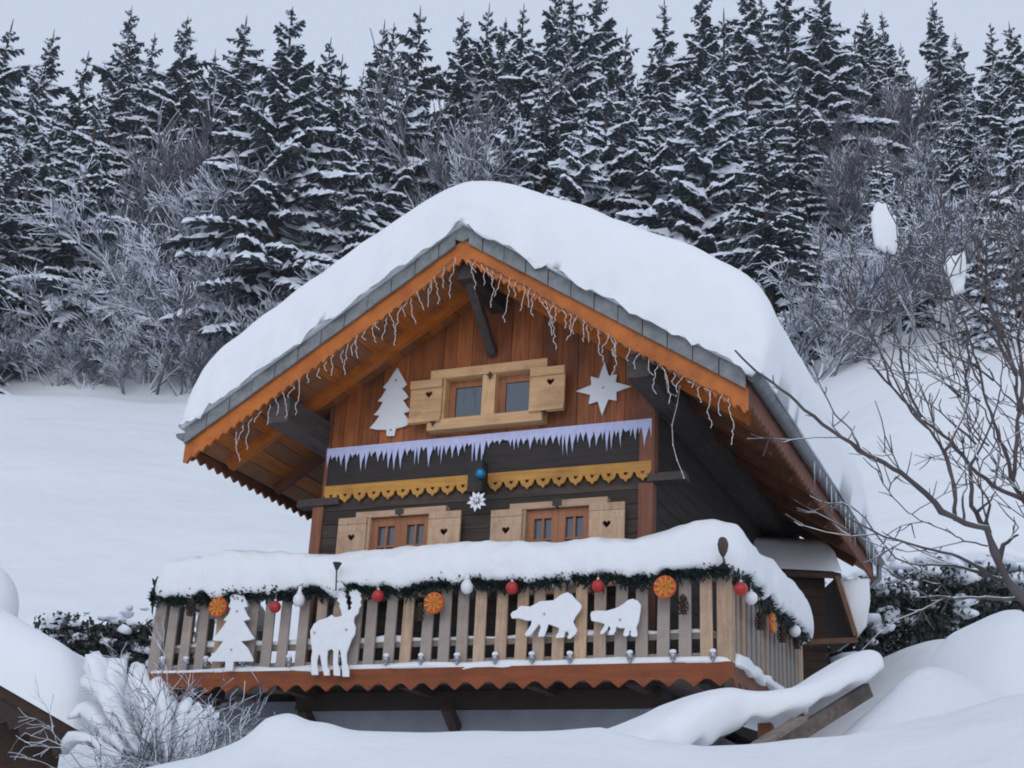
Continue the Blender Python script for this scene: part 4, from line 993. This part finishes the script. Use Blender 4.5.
# ------------------------------------------------------------------ apple tree at the right edge of the picture
def apple():
    r = random.Random(9)
    base = at_s(1075, 640, 8.9); gz = ground(base.x, base.y)
    t = thing('fruit_tree', 'bare fruit tree with dark knobbly branches reaching in front of the snowy roof', 'bare tree', (base.x, base.y, gz-.2))
    S0 = 8.6
    limbs = [  # pixel polylines, start radius, depth at start, depth at end
     ([(1075,640),(1050,618),(1024,600),(1008,581),(998,561),(985,528),(965,523),(942,512),(926,494),(901,472),(860,450),(823,424),(796,401),(774,384),(750,366),(735,350)], .042, 8.8, 8.0),
     ([(985,528),(972,505),(970,465),(950,440),(921,418),(891,386),(868,360),(845,342),(823,330),(795,300)], .022, 8.7, 9.4),
     ([(955,520),(955,489),(945,452),(930,430),(911,413),(890,370),(868,330),(850,300),(838,262)], .018, 8.6, 9.0),
     ([(1040,520),(1024,499),(994,487),(970,465),(950,442)], .034, 8.9, 8.7),
     ([(1060,560),(1040,520),(1013,484),(1016,450),(1019,411),(1016,374),(1008,350),(999,330),(985,290),(978,250)], .03, 9.0, 8.3),
     ([(1013,484),(1009,462),(997,430),(984,394),(977,362),(967,330),(950,290),(938,262),(928,235)], .02, 8.9, 9.3),
     ([(1024,600),(1003,598),(962,598),(929,596),(901,579),(880,566)], .02, 8.8, 8.3),
     ([(1008,581),(992,576),(952,565),(921,565),(896,558),(880,540),(866,518),(850,505)], .02, 8.8, 8.9),
     ([(992,576),(960,556),(924,548),(886,537),(853,521),(830,505),(812,492)], .018, 8.8, 8.2),
     ([(1019,411),(1024,380),(1018,340),(1024,300),(1012,250),(1005,215)], .02, 8.5, 8.9),
     ([(1016,374),(990,330),(968,300),(950,285),(940,230),(930,180)], .016, 8.4, 8.8),
     ([(921,418),(905,380),(898,340),(885,310),(868,290),(850,240)], .014, 9.2, 8.8),
     ([(945,452),(962,420),(970,395),(960,350),(945,310),(925,280),(905,262)], .013, 8.5, 9.1),
     ([(891,386),(880,350),(862,325),(840,318),(820,290)], .012, 9.2, 9.7),
     ([(860,450),(852,430),(835,415),(818,380),(812,360)], .011, 8.2, 8.6),
     ([(994,487),(1000,450),(985,410),(960,385),(930,372),(905,340)], .013, 8.6, 9.3),
     ([(970,465),(985,440),(1000,395),(1003,360),(1012,320)], .012, 8.6, 8.0),
     ([(1024,499),(1030,440),(1022,400),(1030,350),(1020,290),(1024,230)], .02, 8.8, 9.2),
     ([(985,528),(990,505),(978,480),(983,460)], .016, 8.7, 8.5), ([(965,523),(962,500),(966,480),(965,455)], .014, 8.7, 8.9), ([(977,513),(990,500),(996,491)], .014, 8.7, 8.6),
     ([(998,561),(1003,545),(1012,538),(1018,535)], .03, 8.7, 8.5),
    ]
    for k in range(32):       # thinner shoots further back in the crown
        u, v = r.uniform(970, 1070), r.uniform(290, 560); pl = [(u, v)]; a_ = math.radians(r.uniform(95, 165))
        for q in range(6):
            u += 24*math.cos(a_)*r.uniform(.7,1.2); v -= 24*math.sin(a_)*r.uniform(.7,1.2); a_ += r.uniform(-.22,.12); pl.append((u, v))
        limbs.append((pl, r.uniform(.007,.011), r.uniform(8.4,9.6), r.uniform(8.2,9.8)))
    limbs.append(([(912,285),(904,264),(898,246),(896.5,225),(896,205)], .008, 8.75, 8.6))
    limbs.append(([(940,300),(946,284),(954,268),(964,249),(968,236)], .007, 8.5, 8.45))
    limbs.append(([(958,312),(956,297),(947,272),(940,250)], .006, 8.5, 8.6))
    mb = MB(); tw = MB(); tk = MB()
    tk.tube([V(base.x+.25, base.y, gz-.4), V(base.x+.15, base.y, gz+.4), base], [.12,.09,.062], 10); tk.smooth = True; tk.build('trunk', M['apple_bark'], t)
    for pl, r0, s0, s1 in limbs:
        n = len(pl); P = [at_s(u, v, s0+(s1-s0)*i/(n-1)) for i, (u, v) in enumerate(pl)]
        fine = []
        for i in range(n-1):
            m = max(2, int((P[i+1]-P[i]).length/.06))
            for k in range(m): fine.append(P[i].lerp(P[i+1], k/m)+V(r.gauss(0,.004), r.gauss(0,.004), r.gauss(0,.004)))
        fine.append(P[-1]); F = len(fine)
        rd = [max(.0038, .8*r0*(1-.82*(i/F)**.6)*(1+.15*r.random()+(.35 if r.random() < .08 else 0))) for i in range(F)]
        (mb).tube(fine, rd, 7)
        for i in range(3, F):
            if r.random() < .34 and i < F*.93:
                d = (fine[i]-fine[i-1]).normalized(); o_ = Matrix.Rotation(r.uniform(0,6.28), 3, d) @ d.orthogonal().normalized()
                e = (d*.75+o_*.7+V(0,0,.1)).normalized(); L = r.choice((.06,.1,.3,.5,.7)) if rd[i] < .03 else r.choice((.05,.12)); pts = [fine[i]]
                for k in range(4):
                    e = (e+V(r.gauss(0,.16), r.gauss(0,.16), r.gauss(0,.16))).normalized(); pts.append(pts[-1]+e*L/4)
                tw.tube(pts, [.005,.0045,.004,.0035,.0025], 4)
                if L > .25:
                    for q in range(3):
                        j = r.randrange(1, 4); e2 = (e+V(r.gauss(0,.7), r.gauss(0,.7), r.gauss(0,.7))).normalized(); tw.tube([pts[j], pts[j]+e2*.07, pts[j]+e2*.14+V(0,0,.02)], [.0045,.004,.0025], 4)
    mb.smooth = True
    mb.build('branches', M['apple_bark'], t); tw.build('twigs', M['apple_bark'], t)
    # two smooth white clumps caught among the branches
    for pl, s, lab in (([(877,202),(888,205),(894,216),(897,218),(897,254),(885,252),(875,247),(871,225),(871,212)], 8.8, 'smooth upright white snow plate caught among the fruit tree branches, upper left one'),
                       ([(946,258),(964,251),(966,275),(963,292),(955,296),(950,284),(944,264)], 8.6, 'smaller smooth white snow plate among the branches, lower right one')):
        b = MB(); b.smooth = True; P0_ = [at_s(u, v, s) for u, v in pl]; P = []
        for q in range(len(P0_)):
            for k in range(4): P.append(P0_[q].lerp(P0_[(q+1) % len(P0_)], k/4)+V(r.gauss(0,.006), 0, r.gauss(0,.006)))
        c = sum(P, V(0,0,0))/len(P)
        rings = []
        for k, (sc, dd) in enumerate(((.7,-.03),(.95,-.022),(1.0,0),(.95,.022),(.7,.03))):
            rings += [c+(q-c)*sc+HD*dd for q in P]
        n = len(P)
        b.add(rings, [(i*n+j, i*n+(j+1) % n, (i+1)*n+(j+1) % n, (i+1)*n+j) for i in range(4) for j in range(n)]+[tuple(range(n-1,-1,-1)), tuple(4*n+j for j in range(n))])
        tag(b.build('snow_clump', M['snow']), lab, 'snow', 'snow plates in the fruit tree', 'thing')
apple()

# ------------------------------------------------------------------ hedges, shed, neighbour's hut, shrub, stair rail
def hedge(pts, h, dep, label, seed, sn=.35, n=2600):
    r = random.Random(seed); t = thing('hedge', label, 'hedge', pts[0]); lf = MB(); sn_ = MB(); sn_.smooth = True; stem = MB()
    for i in range(n):
        k = r.random()*(len(pts)-1); j = min(len(pts)-2, int(k)); p = Vector(pts[j]).lerp(Vector(pts[j+1]), k-j)
        hh = h*(.75+.35*nz((k*3, seed, 0))+.15*nz((k*9, seed, 4)))
        q = p+V(r.gauss(0,.3)*dep, r.gauss(0,.3)*dep, r.random()**.8*hh)
        a = r.uniform(.035,.085); d = Vector((r.gauss(0,1), r.gauss(0,1), r.gauss(0,.6))).normalized(); e = d.orthogonal().normalized()
        lf.add([q-e*a*.6, q+d*a, q+e*a*.6, q-d*a*.9+V(0,0,-.05)], [(0,1,2,3)])
    for i in range(int(60*sn*len(pts))):
        k = r.random()*(len(pts)-1); j = min(len(pts)-2, int(k)); p = Vector(pts[j]).lerp(Vector(pts[j+1]), k-j)
        q = p+V(r.gauss(0,.28)*dep, r.gauss(0,.28)*dep, h*r.uniform(.2,1.05)); sn_.ball(q, r.uniform(.05,.2), 14, 9, sc=(r.uniform(.9,1.8),1,r.uniform(.45,.8)), dis=.9, f=6)
    for i in range(10):
        k = (len(pts)-1)*i/10.01; j = int(k); p = Vector(pts[j]).lerp(Vector(pts[j+1]), k-j); stem.tube([p+V(0,0,-.3), p+V(r.gauss(0,.1),0,h*.7)], [.04,.015], 5)
    lf.build('foliage', M['hedge'], t); sn_.build('snow', M['snow_tree'], t); stem.build('stems', M['bark'], t)
def gp(u, v, s):
    p = at_s(u, v, s); return V(p.x, p.y, ground(p.x, p.y))
hedge([gp(770,650,24.5), gp(830,650,24.6), gp(880,645,24.8), gp(930,640,25), gp(985,620,25.4), gp(1030,600,26)], 1.65, .9, 'dark evergreen hedge dotted with snow to the right of the chalet', 31, .55, 12000)
hedge([gp(50,650,27), gp(100,645,27), gp(150,640,27), gp(190,640,27)], 1.35, .8, 'dark evergreen hedge with snow on top to the left of the balcony', 32, .4, 8000)
mb = MB(); mb.smooth = True
snow_loft(mb, [gp(840,600,25.6)+V(0,.3,1.45), gp(900,600,25.8)+V(0,.3,1.6), gp(960,600,26)+V(0,.3,1.5), gp(1040,600,26.4)+V(0,.3,1.4)], .55, .35, droop=.12, o=3.3, amp=.35, f1=.9)
tag(mb.build('hedge_snow', M['snow']), 'snow lying along the top of the dark right hedge', 'snow', kind='thing')

def shed():
    s = 20.5
    A = at_s(700, 585, s); B = at_s(836, 573, s); g = ground(B.x, B.y)
    ax = (B-A); ax.z = 0; ax.normalize(); back = V(-ax.y, ax.x, 0)
    if back.dot(HD) < 0: back = -back
    zt = B.z; t = thing('garden_shed', 'small dark wooden shed with a snowy roof behind the right end of the balcony', 'shed', (B.x, B.y, g))
    w_ = MB(); Lw = (B-A).length
    for i in range(40):
        z0 = g-.3+i*.14
        z1 = min(z0+.134, zt+.0)
        if z1-z0 < .03: break
        a, c = A+back*.35, B+back*.35-ax*.1
        w_.beam(V(a.x,a.y,(z0+z1)/2), V(c.x,c.y,(z0+z1)/2), .06, z1-z0)
    w_.build('wall', M['shedwood'], t)
    r_ = MB(); P0, P1 = V(A.x,A.y,zt), V(B.x,B.y,zt)
    r_.add([P0, P1+ax*.08, P1+ax*.08+back*2.4+V(0,0,.7), P0+back*2.4+V(0,0,.7)] + [q+V(0,0,-.09) for q in (P0, P1+ax*.08, P1+ax*.08+back*2.4+V(0,0,.7), P0+back*2.4+V(0,0,.7))],
           [(0,1,2,3),(7,6,5,4),(0,4,5,1),(1,5,6,2),(2,6,7,3),(3,7,4,0)]); rf = r_.build('roof', M['shedwood'], t)
    # steep side panel on the right, with its board edge
    e0 = at_s(836,577,s-.05); e1 = at_s(855,636,s-.05)
    q = MB(); q.beam(e0, e1, .07, .12, back); q.build('barge_board', M['shedbarge'], t)
    q = MB(); q.add([e0+back*.04, e1+back*.04, e1+back*1.5, e0+back*1.5]+[x+ax*.05 for x in (e0+back*.04, e1+back*.04, e1+back*1.5, e0+back*1.5)], [(0,1,2,3),(7,6,5,4),(0,4,5,1),(1,5,6,2),(2,6,7,3),(3,7,4,0)]); q.build('side_roof', M['shedwood'], t)
    q = MB(); q.beam(at_s(700,648,s), at_s(857,640,s), .08, .08); q.build('sill_beam', M['shedbarge'], t)
    # its snow: a slab on the roof and a slab sliding down the right side
    mb = MB(); mb.smooth = True; n = 24; m = 14
    for kk in (0,):
        vs = []
        for i in range(n+1):
            for j in range(m+1):
                p = P0.lerp(P1+ax*.12, i/n)+back*(2.5*j/m-.06)+V(0,0,.7*j/m)
                e = math.sqrt(max(0, 1-(1-min(1, j/2.5))**2))*math.sqrt(max(0, 1-(1-min(1, (n-i)/3))**2))
                vs.append(p+V(0,0,.01+.48*e*(1+.1*nz(p, 1.5))))
        fs = [(i*(m+1)+j, (i+1)*(m+1)+j, (i+1)*(m+1)+j+1, i*(m+1)+j+1) for i in range(n) for j in range(m)]
        mb.add(vs, fs)
    tag(mb.build('shed_snow', M['snow']), 'pale slab of snow on the shed roof under the chalet eave', 'snow', kind='thing')
    mb = MB(); mb.smooth = True
    pl = [(840,578),(871,577),(872,600),(868,625),(859,637),(855,634),(849,610)]
    P = [at_s(u, v, s-.02) for u, v in pl]; c = sum(P, V(0,0,0))/len(P); rings = []
    for sc, dd in ((.82,.0),(1,.1),(1,1.3),(.8,1.45)): rings += [c+(x-c)*sc+back*dd for x in P]
    k = len(P); mb.add(rings, [(i*k+j, i*k+(j+1) % k, (i+1)*k+(j+1) % k, (i+1)*k+j) for i in range(3) for j in range(k)]+[tuple(range(k-1,-1,-1)), tuple(3*k+j for j in range(k))])
    tag(mb.build('shed_snow', M['snow']), 'thick wedge of snow hanging on the right side of the shed', 'snow', kind='thing')
shed()

def hut():
    s = 11.0
    e = at_s(76, 730, s); r1 = at_s(-160, 594, s)           # right eave end and ridge of the gable that faces us
    ax = (e-r1); L_ = ax.length; ax.normalize(); hx = V(ax.x, ax.y, 0).normalized(); back = V(-hx.y, hx.x, 0)
    if back.dot(HD) < 0: back = -back
    up_ = hx.cross(V(0,0,1)); nrm = (-back).cross(ax); nrm = nrm if nrm.z > 0 else -nrm
    g = ground(e.x, e.y); gl = ground(r1.x, r1.y)
    t = thing('neighbour_hut', 'dark wooden hut with scalloped roof edge in the bottom left corner', 'hut', (e.x, e.y, g))
    sl_ = (e.z-r1.z)/L_
    far = r1+V(hx.x*-1, hx.y*-1, 0)*(e-r1).dot(hx)*1.0; far.z = e.z
    b = MB()
    for A, B in ((r1, e), (far, r1)):
        q = [A, B, B+back*4, A+back*4]; b.add(q+[x+V(0,0,-.08) for x in q], [(0,1,2,3),(7,6,5,4),(0,4,5,1),(1,5,6,2),(2,6,7,3),(3,7,4,0)])
    b.build('roof', M['shedwood'], t)
    b = MB(); n = 22; lo = [];
    for i in range(n):
        for q_, d_ in ((0,0),(.5,1)): lo.append(((i+q_)*L_/n, -.2-.05*d_))
    lo.append((L_, -.2)); b.plate([lo+[(L_, -.06), (0, -.06)]], r1+back*.02, ax, nrm, -.03); b.build('verge_board', M['under'], t)
    b = MB(); w0 = r1+back*.5
    poly = [(-2.2, min(g,gl)-.8-r1.z), ((e-r1).dot(hx)-.25, min(g,gl)-.8-r1.z), ((e-r1).dot(hx)-.25, e.z-r1.z-.02), (0, -.12), (-2.2, -1.2)]
    b.plate([poly], w0, hx, V(0,0,1), .08); b.build('wall', M['shedwood'], t)
    # snow slab
    mb = MB(); mb.smooth = True; n = 40; m = 22; T = .56
    vs = []; vb = []
    full = [(far, r1, 12), (r1, e, 30)]
    path = [far.lerp(r1, i/12) for i in range(12)]+[r1.lerp(e+ax*.05, i/30) for i in range(31)]
    n = len(path)
    for i, p in enumerate(path):
        for j in range(m+1):
            y = -.05+4.2*(j/m)**1.6; ed = math.sqrt(max(0, 1-(1-min(1, (y+.05)/.35))**2)); er = math.sqrt(max(0, 1-(1-min(1, (n-1-i)/6))**2))
            q = p+back*y; vs.append(q+V(0,0,.01+T*ed*er*(1+.06*nz(q, 1.3)))); vb.append(q+V(0,0,.008))
    N0 = len(vs); fs = []
    for i in range(n-1):
        for j in range(m):
            a = i*(m+1)+j; fs.append((a, a+m+1, a+m+2, a+1)); fs.append((N0+a+1, N0+a+m+2, N0+a+m+1, N0+a))
    for i in range(n-1): a = i*(m+1); fs.append((a+m+1, a, N0+a, N0+a+m+1))
    mb.add(vs+vb, fs); tag(mb.build('hut_snow', M['snow']), 'thick snow slab on the sloping hut roof at the lower left', 'snow', kind='thing')
    c = at_s(-26, 612, s+.6); b = MB(); b.smooth = True; b.ball(c, .36, 20, 14, sc=(1,1,1.25), dis=.08, f=1.5)
    cs = b.build('snow_mound', M['snow']); tag(cs, 'tall rounded heap of snow on the hut roof at the left edge', 'snow', kind='thing')
hut()

def shrub(u, s, label, H, n, seed, spread=.75):
    r = random.Random(seed); p0 = gp(u, 750, s); t = thing('shrub', label, 'shrub', p0); st = MB(); sn = MB(); sn.smooth = True
    def grow(p, d, L, rad, lv):
        pts = [p]; m = 5
        for k in range(m):
            d = (d+V(r.gauss(0,.16), r.gauss(0,.16), r.gauss(0,.10)-.05*(lv < 2))).normalized(); pts.append(pts[-1]+d*L/m)
        st.tube(pts, [max(.0022, rad*(1-.7*k/m)) for k in range(m+1)], 4 if lv < 2 else 3, cap=False)
        if lv >= 2: return
        for k in range(6 if lv == 0 else 5):
            q = r.randrange(1, m+1); o_ = Matrix.Rotation(r.uniform(0,6.28), 3, d) @ d.orthogonal().normalized()
            grow(pts[q], (d*.9+o_*r.uniform(.4,.9)).normalized(), L*r.uniform(.35,.6), rad*.5, lv+1)
    for i in range(n):
        a = r.uniform(0, 6.28); k = r.uniform(.05, 1.0); d = V(math.cos(a)*spread*k, math.sin(a)*spread*k, 1).normalized()
        grow(p0+V(r.gauss(0,.16), r.gauss(0,.12), -.1), d, H*r.uniform(.55,1.0), .009, 0)
    st.build('stems', M['shrub'], t); return t, sn
t, sn = shrub(158, 10.6, 'twiggy leafless shrub loaded with snow under the left end of the balcony', .85, 75, 41, 1.15)
rs = random.Random(44)
for pl, wd, hh in (([(128,735),(112,700),(100,668),(92,650)], .10, .12), ([(140,740),(128,705),(118,680),(112,655)], .11, .13), ([(150,742),(146,705),(140,675),(134,655)], .11, .13), ([(165,745),(162,710),(160,690),(152,668)], .09, .1),
                   ([(120,740),(98,712),(84,702),(70,708)], .09, .1), ([(118,745),(92,735),(72,732),(62,742)], .08, .09), ([(135,730),(110,690),(92,672),(78,672)], .09, .1), ([(175,740),(182,705),(190,690)], .05, .06), ([(150,740),(128,728),(108,722)], .05, .05), ([(190,745),(205,715),(215,705)], .04, .05)):
    P = [at_s(u+rs.uniform(-5,5), v+10+rs.uniform(-4,4), 10.45+.12*k+rs.uniform(-.1,.1)) for k, (u, v) in enumerate(pl)]
    snow_loft(sn, P, lambda q, w=wd: w*(.3+.75*q), lambda q, w=hh: w*(.3+.7*q), droop=.03, seg=12, f1=5, amp=.35, lumps=.18, o=rs.uniform(0,20))
sn.build('snow', M['snow_rail'], t)

def stair_rail():
    s = 10.2
    t = thing('stair_railing', 'weathered wooden stair railing almost buried in snow at the lower right', 'railing', gp(760, 745, s))
    b = MB(); b.beam(at_s(676,754,s-.2), at_s(748,712,s+.5), .10, .11); b.beam(at_s(748,712,s+.5), at_s(792,708,s+.7), .08, .07); b.build('handrail', M['greywood'], t)
    b = MB(); b.beam(at_s(740,770,s-.3), at_s(868,690,s+.5), .06, .11); b.build('stringer', M['greywood'], t)
    b = MB(); b.beam(at_s(752,749,s-.34), at_s(800,719,s-.05), .14, .035); b.build('tread', M['greywood'], t)
    for u, v0, v1, ss in ((766,712,760,s+.3),):
        b = MB(); b.beam(at_s(u,v1,ss), at_s(u,v0,ss), .1, .12, (0,1,0)); b.build('post', M['under'] if u > 800 else M['post'], t)
    mb = MB(); mb.smooth = True
    pts = [at_s(600,760,s-.4), at_s(640,748,s-.1), at_s(680,737,s+.1), at_s(720,722,s+.25), at_s(752,718,s+.3), at_s(790,710,s+.35), at_s(825,690,s+.4), at_s(850,677,s+.45), at_s(870,668,s+.5)]
    snow_loft(mb, pts, lambda q: .36+.03*q, lambda q: (.10*math.exp(-((q-.36)/.16)**2)+.15+.02*q), droop=.10, o=7.7, amp=.13, lumps=.07, f1=1.9, sq=.6, el=.16)
    tag(mb.build('railing_snow', M['snow'], sub=1), 'long smooth ridge of snow covering the buried stair railing', 'snow', kind='thing')
stair_rail()

# ------------------------------------------------------------------ the pale winter air
hz = MB(); hz.box(-420, 420, -110, 420, -40, 330)
hm = bpy.data.materials.new('haze'); hm.use_nodes = True; hn = hm.node_tree; hn.nodes.clear()
pv = hn.nodes.new('ShaderNodeVolumePrincipled'); pv.inputs['Density'].default_value = .0004; pv.inputs['Color'].default_value = (.85,.90,.97,1)
ho = hn.nodes.new('ShaderNodeOutputMaterial'); hn.links.new(pv.outputs[0], ho.inputs['Volume'])
tag(hz.build('haze', hm), None, None, None, 'stuff')
